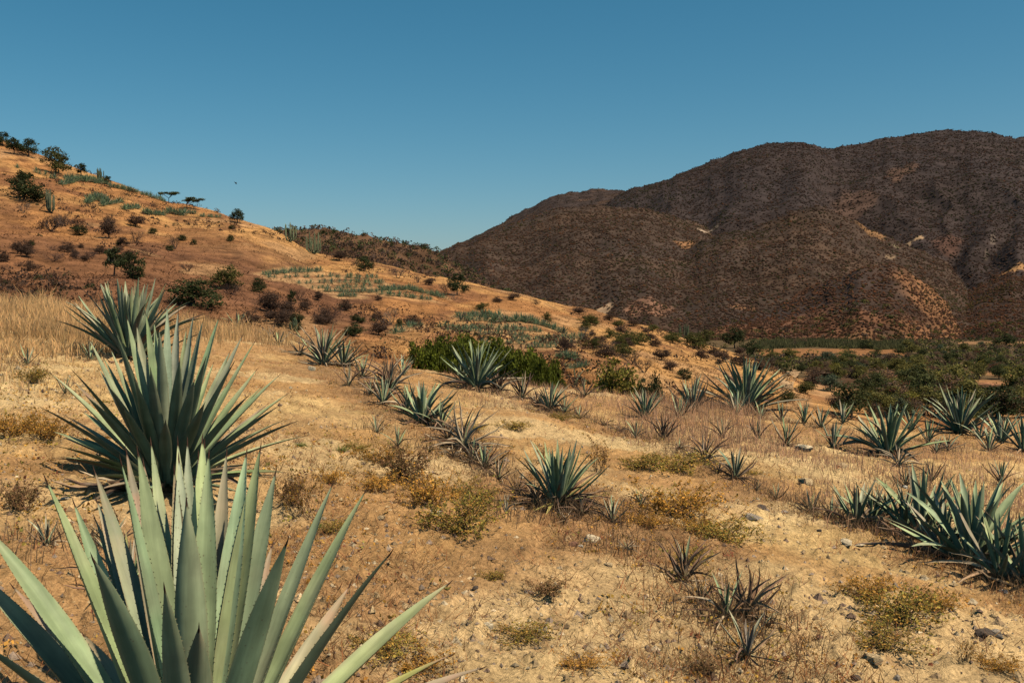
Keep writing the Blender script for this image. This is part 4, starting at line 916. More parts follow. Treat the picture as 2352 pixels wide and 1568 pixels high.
treekind('dark_tree', DKG, (1, 2, 3)); treekind('olive_tree', OLI, (4, 5, 6)); treekind('umbrella', DKG + OLI[2:], (7, 8), 0.075, 2200, 'umbrella')
treekind('dark_bush', DKG, (10, 11, 12), 0.055, 2800, 'bush'); treekind('olive_bush', OLI, (13, 14), 0.055, 2600, 'bush'); treekind('yellow_bush', YGR + OLI[:1], (15, 16), 0.05, 3000, 'bush')
treekind('grey_bush', GGR, (17, 18), 0.055, 2400, 'bush'); treekind('brown_bush', BRN, (19, 20, 21), 0.05, 2400, 'bush'); treekind('rust_bush', RST + BRN, (22,), 0.05, 900, 'sparse'); treekind('sparse', DKG, (23, 24), 0.06, 1300, 'sparse')
treekind('valley_dark', [(0.075, 0.082, 0.026), (0.060, 0.068, 0.022), (0.09, 0.095, 0.03)], (61, 62, 63)); treekind('valley_olive', [(0.165, 0.145, 0.038), (0.20, 0.165, 0.042), (0.125, 0.115, 0.032)], (64, 65, 66))
treekind('valley_brown', [(0.175, 0.105, 0.064), (0.145, 0.094, 0.066), (0.21, 0.118, 0.058)], (67, 68, 69), 0.05, 1900, 'bush')
kind('twig', [twig_mesh(s, (0.085, 0.055, 0.042)) for s in (30, 31, 32)])
kind('twig_pale', [twig_mesh(s, (0.20, 0.15, 0.11), 5, 4) for s in (33, 34)])
kind('twig_dense', [twig_mesh(s, (0.075, 0.045, 0.036), 13, 4, 0.42, 0.95, 0.012) for s in (35, 36)])

def broom_mesh(seed):
    """dense mounded shrub of fine green sprays"""
    rg = np.random.default_rng(seed); lob = []
    for i in range(44):
        a = rg.uniform(0, 6.28); r = rg.random() ** 0.5 * 0.86; q = rg.uniform(0.16, 0.27)
        lob.append((r * math.cos(a), r * math.sin(a), (rg.uniform(0.62, 0.80) if i % 3 else rg.uniform(0.2, 0.6)) * math.sqrt(max(0.08, 1 - 0.75 * r * r)), q, q, q * 0.85))
    return trunk_mesh(lob, 0.12, 0.02, BARK, seed, 0, 10), crown_mesh(lob, 16000, 0.045, LUSH, seed + 1, 520)
kind('broom', [broom_mesh(s) for s in (50, 51, 52)])

def plant(kindname, p, h, w, label, category, name=None, group=None, yaw=None, var=None):
    """one tree or shrub: h metres tall, w metres wide, its trunk and crown as parts"""
    b = KINDS[kindname]; rg = random.Random(int(p.x * 91 + p.y * 37))
    m0, m1 = b[rg.randrange(len(b)) if var is None else var]
    root = empty(name or category.replace(' ', '_'), p, label, category, group)
    root.rotation_euler = (0, 0, rg.uniform(0, 6.28) if yaw is None else yaw)
    nat = {'broom': 1.9, 'umbrella': 1.9}.get(kindname, 1.15)
    root.scale = (w / nat, w / nat, h)
    link('trunk', m0, M_BARK, root)
    link('twigs' if kindname.startswith('twig') else 'crown', m1, M_BARK if kindname.startswith('twig') else M_FOL, root)
    return root

def arm_mesh(h, r, bx, by, seed, col):
    """ribbed cactus column that bends out at its foot and then stands upright"""
    rg = np.random.default_rng(seed); ribs = 7; k = ribs * 2; zs = np.array([0, 0.12, 0.25, 0.45, 0.7, 0.9, 0.975, 1.0]); rr = np.array([0.75, 0.9, 1.0, 1.0, 1.0, 0.85, 0.5, 0.06])
    V = []; C = []
    for z, q in zip(zs, rr):
        e = min(1, z / 0.3); e = e * (2 - e); cx, cy = bx * e + 0.02 * rg.normal(), by * e + 0.02 * rg.normal()
        for i in range(k):
            a = 6.28319 * i / k; rad = r * q * (1.0 if i % 2 == 0 else 0.72); V.append((cx + rad * math.cos(a), cy + rad * math.sin(a), z * h)); C.append(np.array(col) * (1.15 if i % 2 == 0 else 0.9))
    F = [[i * k + j, i * k + (j + 1) % k, (i + 1) * k + (j + 1) % k, (i + 1) * k + j] for i in range(len(zs) - 1) for j in range(k)]
    return mesh_np('arm', V, [np.array(F)], np.array(C), False)
def cactus(p, h, w, arms, label, seed, col=(0.10, 0.125, 0.06)):
    rg = random.Random(seed); root = empty('columnar_cactus', p, label, 'cactus', 'columnar cacti on the slopes')
    for i in range(arms):
        a = 6.283 * (i + rg.random() * 0.6) / arms; q = w * 0.5 * (0.25 + 0.75 * rg.random()) if i else 0
        link('arm', arm_mesh(h * (rg.uniform(0.6, 1.0) if i else 1.0), max(0.09, h * 0.022) * rg.uniform(0.85, 1.15), q * math.cos(a), q * math.sin(a), seed * 50 + i, col), M_CACTUS, root)
    return root

# ------------------------------------------------------------------ trees, shrubs and cacti of the left hill and the valley side
def put(k, u, v, hpx, wpx, label, cat='shrub', **kw):
    p = hit(u, v, 40.0); q = p.y / FPX
    return plant(k, p, hpx * q * 1.15, wpx * q * 1.2, label, cat, **kw)
T, S = 'tree', 'shrub'
for a in [
 ('dark_tree', 6, 336, 30, 34, 'dark tree at the very left end of the hill crest', T), ('dark_tree', 33, 356, 34, 38, 'rounded tree, middle of the three on the upper left hill crest', T),
 ('dark_tree', 66, 360, 38, 40, 'spreading tree, right of the three on the upper left hill crest', T), ('olive_tree', 128, 401, 56, 60, 'biggest leafy tree on the left hill crest', T),
 ('sparse', 187, 405, 26, 34, 'thin leaning tree on the crest left of the organ-pipe cactus', T), ('sparse', 246, 424, 18, 24, 'small crooked tree right beside the organ-pipe cactus on the crest', T),
 ('umbrella', 388, 466, 22, 40, 'flat-topped tree on the crest, left of the pair', T), ('umbrella', 430, 480, 22, 52, 'wider flat-topped tree on the crest, right of the pair', T),
 ('dark_tree', 545, 513, 28, 36, 'lone wind-bent tree at the shoulder of the hill crest', T),
 ('dark_bush', 56, 462, 58, 84, 'big dark bush at the left edge of the hill', S), ('sparse', 52, 440, 42, 60, 'dark green tree crown rising over the big dark bush at left', T),
 ('twig', 118, 532, 48, 84, 'leafless grey tree on the left hill below the pale cactus', T), ('twig', 150, 520, 36, 60, 'leafless thicket right of the grey tree on the left hill', S),
 ('rust_bush', 178, 534, 34, 40, 'rust-red bush among the leafless thicket on the left hill', S), ('twig_pale', 54, 490, 26, 30, 'small bare shrub below the big dark bush at left', S),
 ('brown_bush', 250, 548, 48, 50, 'dark olive bush with a bare top in the middle of the left hill', S), ('twig', 246, 520, 30, 36, 'bare branches standing behind the dark olive bush on the left hill', S),
 ('brown_bush', 312, 522, 28, 46, 'low round dark brown bush on the left hill', S), ('twig', 311, 558, 36, 32, 'narrow bare shrub below the low round dark brown bush', S),
 ('dark_bush', 277, 564, 17, 18, 'tiny dark bush under the dark olive bush', S), ('twig', 402, 572, 38, 36, 'fan-shaped bare shrub alone on the open slope', S), ('dark_bush', 390, 576, 12, 20, 'low green bush at the foot of the fan-shaped bare shrub', S),
 ('dark_bush', 445, 563, 12, 15, 'small bush on the open slope right of the fan-shaped bare shrub', S), ('dark_bush', 530, 554, 14, 18, 'small bush on the open slope below the wind-bent tree', S),
 ('sparse', 262, 634, 58, 56, 'sparse dark tree with drooping boughs above the tall crowded agave', T), ('dark_bush', 302, 640, 58, 62, 'dense dark green bush above the tall crowded agave', S),
 ('olive_bush', 522, 664, 50, 72, 'olive bush with bare lower twigs at the foot of the hill', S), ('twig_dense', 530, 676, 36, 60, 'bare dense twigs under the olive bush at the foot of the hill', S),
 ('dark_bush', 446, 702, 56, 116, 'broad flat-topped dark thorn bush above the blond grass', S), ('twig', 432, 624, 26, 34, 'bare shrub above the broad flat-topped thorn bush', S),
 ('dark_bush', 595, 672, 32, 36, 'small dark bush left of the terraced agave rows', S), ('twig_dense', 620, 716, 56, 70, 'round purple-brown leafless bush at the foot of the hill', S), ('brown_bush', 618, 716, 46, 60, 'brown leafy mass inside the round leafless bush at the foot of the hill', S),
 ('sparse', 670, 710, 40, 28, 'slim dark tree right of the round leafless bush', T), ('twig', 688, 690, 34, 30, 'small bare tree above the slim dark tree', S), ('dark_bush', 682, 758, 36, 32, 'dark green narrow bush above the half-dried agave', S),
 ('twig_dense', 748, 742, 54, 66, 'purple-brown twiggy bush with white stems right of the slim dark tree', S), ('brown_bush', 740, 745, 36, 54, 'brown low bush under the purple-brown twiggy bush', S),
 ('dark_bush', 815, 773, 32, 48, 'dark green mound-like bush above the rust-brown agave', S), ('brown_bush', 870, 770, 32, 54, 'brown bush right of the dark green mound-like bush', S), ('dark_bush', 820, 742, 20, 36, 'blackish bush up the slope from the dark green mound', S),
 ('twig_pale', 897, 746, 46, 40, 'pale bare tree below the terraced agave rows', T), ('dark_bush', 918, 752, 18, 18, 'tiny green bush at the foot of the pale bare tree', S),
 ('dark_tree', 836, 624, 34, 40, 'dark tree on the crest above the terraced agave rows', T), ('twig', 914, 640, 34, 34, 'leafless tree on the crest right of the dark tree', T), ('brown_bush', 780, 600, 24, 36, 'brown bush on the crest left of the dark tree', S),
 ('dark_tree', 1050, 678, 48, 46, 'round green tree at the right end of the upper agave terraces', T), ('twig', 1022, 672, 30, 34, 'bare shrub left of the round green tree', S), ('twig_pale', 1046, 690, 24, 24, 'small bare shrub under the round green tree', S),
 ('olive_bush', 1107, 712, 17, 30, 'low bush between the upper and lower agave terraces', S), ('brown_bush', 1142, 695, 14, 26, 'little brown bush on the crest above the lower terraces', S), ('brown_bush', 1178, 690, 17, 34, 'brown bush on the crest, farther right above the lower terraces', S),
 ('olive_bush', 1257, 739, 22, 20, 'small upright bush at the right end of the lower terraces', S), ('twig_dense', 1297, 808, 44, 44, 'dark brown ball-shaped bush below the lower terraces', S), ('brown_bush', 1297, 808, 34, 36, 'brown core of leaves in the ball-shaped bush below the lower terraces', S),
 ('twig_pale', 1342, 774, 28, 34, 'bare yellowish shrub right of the ball-shaped bush', S), ('olive_bush', 1345, 760, 20, 30, 'olive bush up the slope from the ball-shaped bush', S),
 ('olive_bush', 1365, 800, 22, 50, 'first low olive bush of the gully above the yellow-green bush', S), ('brown_bush', 1390, 822, 30, 60, 'brown gully bush just above the yellow-green bush', S), ('twig', 1450, 836, 36, 56, 'grey bare bush between yellow-green bush and dark green bush', S), ('twig', 1480, 856, 44, 50, 'bare bush beside the dark green bush in the gully', S),
 ('olive_bush', 1545, 788, 26, 44, 'olive bush on the spur left of the lone cactus', S), ('olive_bush', 1596, 800, 34, 60, 'leafy bush on the spur right of the lone cactus', S), ('olive_bush', 1500, 760, 14, 30, 'low bush on the spur crest', S), ('brown_bush', 1455, 748, 14, 34, 'brown bush on the spur crest', S),
 ('brown_bush', 1330, 722, 18, 40, 'brown bush on the crest above the bare slope', S), ('brown_bush', 1400, 736, 16, 36, 'second brown bush on the crest above the bare slope', S),
 ('dark_tree', 1687, 800, 42, 52, 'dark double-crowned tree at the end of the spur', T), ('dark_tree', 1730, 818, 30, 54, 'low dark tree at the end of the spur by the brown field', T), ('twig', 1768, 846, 40, 50, 'bare brown tree above the dirt track', T), ('brown_bush', 1660, 830, 24, 44, 'brown bush on the slope left of the largest agave fan', S), ('brown_bush', 1640, 815, 18, 36, 'brown bush higher on the slope left of the largest agave fan', S),
 ('twig', 1400, 806, 34, 54, 'grey bare bush up the gully from the yellow-green bush', S), ('olive_bush', 1430, 818, 28, 56, 'second olive bush of the gully above the yellow-green bush', S), ('brown_bush', 1375, 790, 20, 44, 'third brown bush high in the gully', S), ('olive_tree', 1620, 790, 30, 44, 'olive tree at the right end of the bushes on the spur', T), ('brown_bush', 1700, 838, 26, 54, 'brown bush behind the largest agave fan on its left', S), ('brown_bush', 1745, 850, 26, 50, 'brown bush behind the largest agave fan on its right', S), ('olive_bush', 1420, 750, 14, 34, 'low olive bush on the upper spur', S), ('twig', 1230, 700, 16, 26, 'tiny bare shrub on the crest above the lower terraces', S), ('twig', 960, 650, 22, 26, 'small bare tree on the crest between two trees', S), ('brown_bush', 985, 655, 16, 30, 'brown bush on the crest left of the round green tree', S),
 ('dark_bush', 1572, 872, 24, 34, 'small round green bush on the bare spur slope', S), ('brown_bush', 1540, 850, 20, 40, 'brown bush on the bare spur slope', S),
 ]:
    put(*a)
# more scrub dotted over the slopes, plants that nothing tells apart
rg = random.Random(909)
for k, u0, u1, v0, v1, m, lab, grp in [('brown_bush', 0, 300, 560, 640, 16, 'small brown bush in the dark scrub at the foot of the hill on the left', 'brown bushes of the lower left hill'), ('twig_dense', 0, 420, 570, 645, 14, 'bare twiggy bush in the dark scrub at the foot of the hill on the left', 'bare bushes of the lower left hill'),
        ('dark_bush', 60, 560, 470, 600, 5, 'small dark bush on the middle of the left hill', 'small dark bushes of the left hill'), ('brown_bush', 560, 960, 690, 760, 12, 'small brown bush in the gully under the agave terraces', 'brown bushes under the terraces'), ('olive_bush', 1340, 1560, 730, 800, 12, 'low olive bush on the spur right of the terraces', 'olive bushes of the spur'), ('brown_bush', 1340, 1760, 760, 850, 16, 'small brown bush on the spur slope above the agave crest', 'brown bushes of the spur slope')]:
    for _ in range(m):
        u = rg.uniform(u0, u1); v = rg.uniform(v0, v1); p = hit(u, v, 40.0)
        if p.y > 260: continue
        h = rg.uniform(0.7, 1.7); plant(k, p, h, h * rg.uniform(1.2, 2.0), lab, 'shrub', group=grp)
# bushes just beyond the crest of the field
for k, u, y, hpx, wpx, vtop, lab in [('broom', 1008, 47, 84, 130, 752, 'bright green feathery bush, left of the row behind the crest'), ('broom', 1090, 50, 96, 140, 758, 'bright green feathery bush behind the big agave fan'),
                                ('broom', 1190, 46, 90, 130, 782, 'bright green feathery bush, third of the row behind the crest'), ('broom', 1248, 43, 72, 90, 806, 'bright green feathery bush, right end of the row behind the crest'),
                                ('yellow_bush', 1412, 48, 84, 120, 812, 'yellow-green rounded bush behind the crest'), ('dark_bush', 1506, 46, 62, 52, 852, 'dark green bush right of the yellow-green bush'), ('dark_bush', 1478, 44, 50, 40, 872, 'second dark green bush low beside the yellow-green bush')]:
    p = at(u, y); q = y / FPX; top = EYE + ray(u, vtop)[1] * y
    plant(k, p, max(hpx * q, top - p.z) * 1.04, wpx * q * 1.3, lab, 'bush')
for u, v, hpx, wpx, n, lab, c in [(230, 417, 32, 22, 9, 'organ-pipe cactus standing on the hill crest against the sky', (0.075, 0.085, 0.045)), (117, 490, 56, 28, 12, 'tall many-armed cactus on the left hill', (0.13, 0.135, 0.075)),
                               (667, 556, 46, 34, 11, 'pale cactus with raised arms on the crest shoulder', (0.19, 0.21, 0.11)), (722, 584, 52, 46, 14, 'broad many-armed cactus right of the pale one on the crest', (0.15, 0.165, 0.085)),
                               (1575, 778, 36, 32, 11, 'dark cactus on the spur in front of the far hills', (0.07, 0.085, 0.045)), (678, 762, 34, 26, 10, 'dark cactus cluster in the narrow bush above the half-dried agave', (0.06, 0.075, 0.035)), (258, 606, 36, 16, 6, 'slender cactus behind the dense dark green bush', (0.08, 0.09, 0.05))]:
    p = hit(u, v, 40.0); q = p.y / FPX; cactus(p, hpx * q, wpx * q, n, lab, int(u), c)

# ------------------------------------------------------------------ planted agaves on the hill terraces
def far_agave_mesh(seed, n=24):
    rg = np.random.default_rng(seed); mb = MB()
    for i in range(n):
        f = i / (n - 1); ph = i * 2.39996 + rg.uniform(-.2, .2); th = math.radians(6 + 78 * f ** 0.85 + rg.uniform(-6, 6)); L = rg.uniform(0.8, 1.05)
        d = Vector((math.sin(th) * math.cos(ph), math.sin(th) * math.sin(ph), math.cos(th))); M = np.array(leaf_frame(d))[:3, :3]; w = 0.055
        loc = np.array([[0, 0, 0], [-w, 0.02, 0.45], [0, -0.012, 0.45], [w, 0.02, 0.45], [0, 0, 1.0]]) * L
        c = np.array(GREENS[rg.integers(0, 5)]) * rg.uniform(0.6, 1.0) * [0.95, 1.0, 1.02] if rg.random() > 0.10 else np.array(DPALE[0]) * 0.8
        mb.add(loc @ M.T + [0, 0, 0.03], [[0, 2, 1], [0, 3, 2], [1, 2, 4], [2, 3, 4]], c)
    return mb.mesh('agave')
FAR = [far_agave_mesh(s) for s in range(600, 605)]
SPOTS = []
def terrace(pts, n, hpx, label, group, seed, jit=(2.5, 0.9)):
    rg = random.Random(seed); n = int(n * 1.4)
    for i in range(n):
        f = (i + rg.uniform(-0.3, 0.3)) / max(1, n - 1) * (len(pts) - 1); k = min(max(int(f), 0), len(pts) - 2); g = f - k
        u = pts[k][0] * (1 - g) + pts[k + 1][0] * g + rg.uniform(-1, 1) * jit[0]; v = pts[k][1] * (1 - g) + pts[k + 1][1] * g + rg.uniform(-1, 1) * jit[1]
        p = hit(u, v, 40.0)
        if p.y > 320: continue
        h = min(max(hpx * rg.uniform(0.8, 1.35) * p.y / FPX, 0.5), 2.2)
        SPOTS.append((h / p.y, p, h, rg.randrange(len(FAR)), rg.uniform(0, 6.28), label, group))
for k, (pts, n, hp, lab, grp) in enumerate([
 ([(604, 632), (735, 624)], 17, 14, 'agave in the dense top row of the upper terraces on the hill', 'top terrace row'),
 ([(620, 640), (760, 638), (865, 640)], 14, 13, 'agave scattered just below the top terrace row', 'second terrace row'), ([(690, 652), (800, 650), (880, 652)], 12, 14, 'agave in the third of the upper terrace rows', 'third terrace row'),
 ([(720, 664), (790, 662), (850, 660)], 9, 12, 'agave in the fourth of the upper terrace rows', 'fourth terrace row'), ([(745, 671), (862, 672)], 12, 13, 'agave in the left part of the lowest upper terrace row', 'lowest upper terrace row, left part'),
 ([(872, 668), (940, 666), (1018, 684)], 26, 15, 'agave in the dense right part of the lowest upper terrace row', 'lowest upper terrace row, right part'), ([(778, 682), (816, 682)], 6, 13, 'agave of the short row under the upper terraces', 'short row under the upper terraces'),
 ([(938, 754), (968, 750)], 5, 17, 'agave in the short row left of the lower terraces', 'short row left of the lower terraces'), ([(908, 768), (920, 764)], 2, 22, 'agave of the blue pair near the brown bush below the terraces', 'blue agave pair'),
 ([(1052, 729), (1100, 727), (1146, 729)], 13, 18, 'agave in the top row of the lower terraces', 'top row of the lower terraces'), ([(1134, 742), (1190, 738), (1240, 746), (1298, 766)], 26, 18, 'agave in the dense right part of the lower terraces', 'dense right part of the lower terraces'),
 ([(1012, 752), (1080, 754), (1130, 756)], 11, 15, 'agave in the second row of the lower terraces', 'second row of the lower terraces'), ([(1105, 770), (1160, 768), (1210, 776)], 9, 15, 'agave in the third row of the lower terraces', 'third row of the lower terraces'),
 ([(1180, 784), (1250, 780), (1320, 778)], 12, 15, 'agave in the fourth row of the lower terraces', 'fourth row of the lower terraces'), ([(1210, 800), (1275, 798)], 6, 14, 'agave in the lowest row of the lower terraces', 'lowest row of the lower terraces'),
 ([(1060, 738), (1130, 738)], 7, 16, 'agave in the inserted short row under the top row of the lower terraces', 'inserted short row of the lower terraces'), ([(1030, 761), (1100, 762)], 7, 15, 'agave in the left short row in the middle of the lower terraces', 'left short row of the lower terraces'), ([(1150, 758), (1240, 763)], 8, 16, 'agave in the right short row in the middle of the lower terraces', 'right short row of the lower terraces'), ([(1110, 790), (1200, 792)], 7, 15, 'agave in the left short row near the foot of the lower terraces', 'left foot row of the lower terraces'), ([(1230, 790), (1310, 790)], 7, 15, 'agave in the right short row near the foot of the lower terraces', 'right foot row of the lower terraces'), ([(880, 677), (990, 690)], 10, 14, 'agave in the row just below the dense right part of the upper terraces', 'row below the upper terraces'),
 ([(1282, 822), (1326, 828)], 9, 19, 'agave in the small patch right of the green bushes', 'small patch right of the green bushes'), ([(1300, 848), (1346, 842)], 5, 17, 'agave in the thin row under the small patch', 'thin row under the small patch'),
 ([(1330, 776), (1340, 786)], 2, 22, 'agave of the pair right of the ball-shaped bush', 'pair right of the ball-shaped bush'),
 ([(142, 426), (180, 416), (245, 424)], 24, 15, 'agave in the upper patch below the organ-pipe cactus', 'upper patch below the organ-pipe cactus'), ([(150, 410), (200, 414), (235, 422)], 14, 13, 'agave on the back edge of the upper patch near the crest', 'back edge of the upper patch'),
 ([(200, 468), (225, 458), (250, 470)], 13, 19, 'agave in the large blue clump on the upper hill', 'large blue clump on the upper hill'), ([(235, 474), (280, 466)], 7, 15, 'agave right of the large blue clump on the upper hill', 'right of the large blue clump'),
 ([(283, 482), (320, 480)], 8, 14, 'agave in the short row under the flat-topped trees', 'short row under the flat-topped trees'), ([(332, 492), (378, 496)], 10, 15, 'agave in the next row under the flat-topped trees', 'next row under the flat-topped trees'),
 ([(386, 490), (424, 496)], 9, 17, 'agave in the brighter patch right under the flat-topped trees', 'brighter patch under the flat-topped trees'), ([(426, 490), (450, 492)], 4, 12, 'agave at the right end of the patch under the flat-topped trees', 'right end of the patch'),
 ([(252, 430), (310, 442), (380, 464)], 20, 12, 'agave along the crest between cactus and flat-topped trees', 'along the crest'), ([(460, 498), (504, 500)], 7, 9, 'agave in the faint crest row left of the wind-bent tree', 'faint crest row'),
 ([(36, 384), (40, 388)], 2, 12, 'agave of the pair above the big dark bush at left', 'pair above the big dark bush'), ([(82, 396), (124, 412)], 4, 13, 'agave below the biggest leafy crest tree', 'below the biggest leafy crest tree'),
 ]):
    terrace(pts, n, hp, lab, grp, 70 + k)
SPOTS.sort(key=lambda t: -t[0]); NOBJ = 180
for _, p, h, m, a, lab, grp in SPOTS[:NOBJ]:
    o = link('agave', FAR[m], M_FOL, label=lab, category='agave', group=grp); o.location = p; o.scale = (h * 0.95, h * 0.95, h); o.rotation_euler = (0, 0, a)
mb = MB()
def arr(me):
    v = np.zeros(len(me.vertices) * 3); me.vertices.foreach_get('co', v); c = np.zeros(len(me.vertices) * 4); me.color_attributes['col'].data.foreach_get('color', c)
    return v.reshape(-1, 3), np.array([list(q.vertices) for q in me.polygons]), c.reshape(-1, 4)[:, :3]
FA = [arr(m) for m in FAR]
for _, p, h, m, a, lab, grp in SPOTS[NOBJ:]:
    V, F, C = FA[m]; ca, sa = math.cos(a), math.sin(a); R = np.array([[ca, -sa, 0], [sa, ca, 0], [0, 0, 1]])
    mb.add((V * [h * 0.95, h * 0.95, h]) @ R.T + np.array(p), F, C)
link('agave_planting', mb.mesh('agave_planting'), M_FOL, kind='stuff', label='tiny planted agaves farther up the hill', category='agaves')

# ------------------------------------------------------------------ valley trees, cane field, shelter, track
VK = [('valley_dark', 'dark green tree in the valley thicket', 0.15), ('valley_olive', 'olive green tree in the valley thicket', 0.23), ('valley_brown', 'brown dry-leaved shrub in the valley thicket', 0.25), ('grey_bush', 'grey-green shrub in the valley thicket', 0.07),
      ('twig', 'bare grey tree in the valley thicket', 0.12), ('yellow_bush', 'yellow-green shrub in the valley thicket', 0.12), ('rust_bush', 'rust-red shrub in the valley thicket', 0.06)]
rg = random.Random(515)
cnt = 0
while cnt < 290:
    v = 786 + 176 * rg.random() ** 0.95; u = rg.uniform(1760, 2440)
    if 800 < v < 824 and u < 2060: continue
    if v < 800 and rg.random() < 0.6: continue
    if 850 < v < 960 and u < 1830 + (v - 850) * 1.1: continue
    if 874 < v < 946 and 1840 < u < 2000 and rg.random() < 0.93: continue
    if 880 < v < 934 and 2200 < u < 2330: continue
    p = hit(u, v, 40.0)
    if p.y > 640 or any(math.hypot(p.x - bx, p.y - by) < br * 0.7 for bx, by, br in BANKS[:6]): continue
    r = rg.random(); acc = 0
    for k, lab, pr in VK:
        acc += pr
        if r < acc: break
    h = rg.uniform(2.4, 4.8) * (0.8 if 'bush' in k or 'brown' in k else 1.0) * (0.7 if p.y < 130 else 1.1)
    sect = ' left of the tall blue agave' if u < 1990 else (' above the tall blue agave' if u < 2130 else (' above the wide agave fan' if u < 2280 else ' at the right edge'))
    band = 'far side' if p.y > 230 else ('middle' if p.y > 130 else 'near side')
    plant(k, p, h, h * rg.uniform(1.15, 1.7), lab + ', ' + band + sect, T if 'tree' in lab else S, group=lab.replace(' in the valley thicket', 's of the valley, ') + band + sect)
    cnt += 1
for k, u, v, hp, wp, lab, c in [('brown_bush', 1870, 886, 34, 60, 'brown bush beside the wooden shelter in the valley', S), ('twig_dense', 1926, 934, 44, 72, 'purple-brown round leafless bush below the earth bank', S), ('brown_bush', 1926, 936, 34, 56, 'dark leaves inside the purple-brown round bush below the earth bank', S),
                             ('yellow_bush', 2080, 950, 50, 90, 'yellow-olive bush behind the tall blue agave', S), ('olive_bush', 1990, 930, 40, 70, 'olive bush between the leafless bush and the tall blue agave', S), ('dark_bush', 2290, 960, 70, 110, 'large dark green bush behind the wide agave fan at right', S), ('dark_tree', 2170, 900, 50, 64, 'tree with a short trunk on the red earth bank', T),
                             ('dark_tree', 2310, 800, 30, 50, 'dark tree at the right edge on the far side of the valley', T), ('dark_tree', 1985, 804, 22, 34, 'single dark tree standing before the cane field', T), ('grey_bush', 1900, 836, 30, 40, 'grey-green rounded tree at the near border of the brown field', T), ('olive_bush', 1850, 905, 30, 44, 'olive bush on the slope left of the earth bank', S), ('olive_bush', 1810, 925, 28, 40, 'small olive bush below the dirt track', S)]:
    put(k, u, v, hp, wp, lab, c)

def strip(name, uv, dz, col, mat):
    """sheet draped over the ground between two picture lines; 4 mm and more above it"""
    V = []; m = len(uv)
    for (ua, va), (ub, vb) in uv:
        a = hit(ua, va, 40.0); b = hit(ub, vb, 40.0)
        for k in range(9):
            f = k / 8; x = a.x * (1 - f) + b.x * f; y = a.y * (1 - f) + b.y * f; V.append((x, y, float(ground(x, y)) + dz))
    return mesh_np(name, V, [grid_faces(m, 9)], np.concatenate([np.tile(col, (len(V), 1)), np.zeros((len(V), 1))], 1), True)
trk = [((1792, 892), (1822, 896)), ((1790, 884), (1822, 886)), ((1790, 876), (1824, 878)), ((1794, 868), (1828, 870)), ((1800, 860), (1834, 862)), ((1808, 853), (1838, 855)), ((1816, 848), (1838, 849))]
link('dirt_track', strip('dirt_track', trk, 0.06, [0.34, 0.215, 0.115], M_SOIL), M_SOIL, kind='structure')

def field_sheet(name, u0, u1, ya, yb, col, dz):
    s_ = np.linspace(ray(u0, 800)[0], ray(u1, 800)[0], 40); y_ = np.linspace(ya, yb, 14); S_, Y_ = np.meshgrid(s_, y_); Yw = Y_ + (fbm(S_ * 60, Y_ * 0, 77, 2) - 0.5) * 14
    V = np.stack([(S_ * Yw).ravel(), Yw.ravel(), (ground(S_ * Yw, Yw) + dz).ravel()], 1)
    return mesh_np(name, V, [grid_faces(14, 40)], np.concatenate([np.tile(col, (len(V), 1)), np.zeros((len(V), 1))], 1), True)
link('brown_field', field_sheet('brown_field', 1740, 2090, 440, 530, [0.25, 0.115, 0.045], 0.25), M_SOIL, kind='structure')
link('tan_field', field_sheet('tan_field', 2200, 2500, 590, 640, [0.25, 0.135, 0.062], 0.25), M_SOIL, kind='structure')

def blades(P, h, w, lean, col, two=False, rg=RNG):
    """thin grass blades: bent strips or single triangles, joined"""
    n = len(P); a = rg.uniform(0, 6.283, n); sd = np.stack([np.cos(a), np.sin(a), np.zeros(n)], 1) * (w * 0.5)[:, None]
    b = rg.uniform(0, 6.283, n); ln = np.stack([np.cos(b), np.sin(b), np.zeros(n)], 1) * (h * lean)[:, None]
    up = np.zeros((n, 3)); up[:, 2] = h
    if two:
        m = P + up * 0.55 + ln * 0.3; V = np.stack([P - sd, P + sd, m + sd * 0.75, m - sd * 0.75, P + up * 0.95 + ln], 1)
        i = 5 * np.arange(n)[:, None]
        return V.reshape(-1, 3), [np.concatenate([i, i + 1, i + 2, i + 3], 1), np.concatenate([i + 3, i + 2, i + 4], 1)], np.repeat(col, 5, 0)
    V = np.stack([P - sd, P + sd, P + up + ln], 1)
    return V.reshape(-1, 3), [np.arange(3 * n).reshape(-1, 3)], np.repeat(col, 3, 0)

n = 9000; s_ = RNG.uniform(ray(1740, 790)[0], ray(2100, 790)[0], n); y_ = RNG.uniform(535, 640, n) + (fbm(s_ * 40, s_ * 0, 78, 3) - 0.5) * 60
P = np.stack([s_ * y_, y_, ground(s_ * y_, y_)], 1); col = np.array([0.130, 0.120, 0.050]) * RNG.uniform(0.6, 1.4, (n, 1))
V, F, C = blades(P, RNG.uniform(1.2, 3.4, n), RNG.uniform(0.4, 0.9, n), np.full(n, 0.35), col)
link('cane_field', mesh_np('cane_field', V, F, C), M_GRASS, kind='stuff', label='dense green cane field beyond the brown field', category='cane')

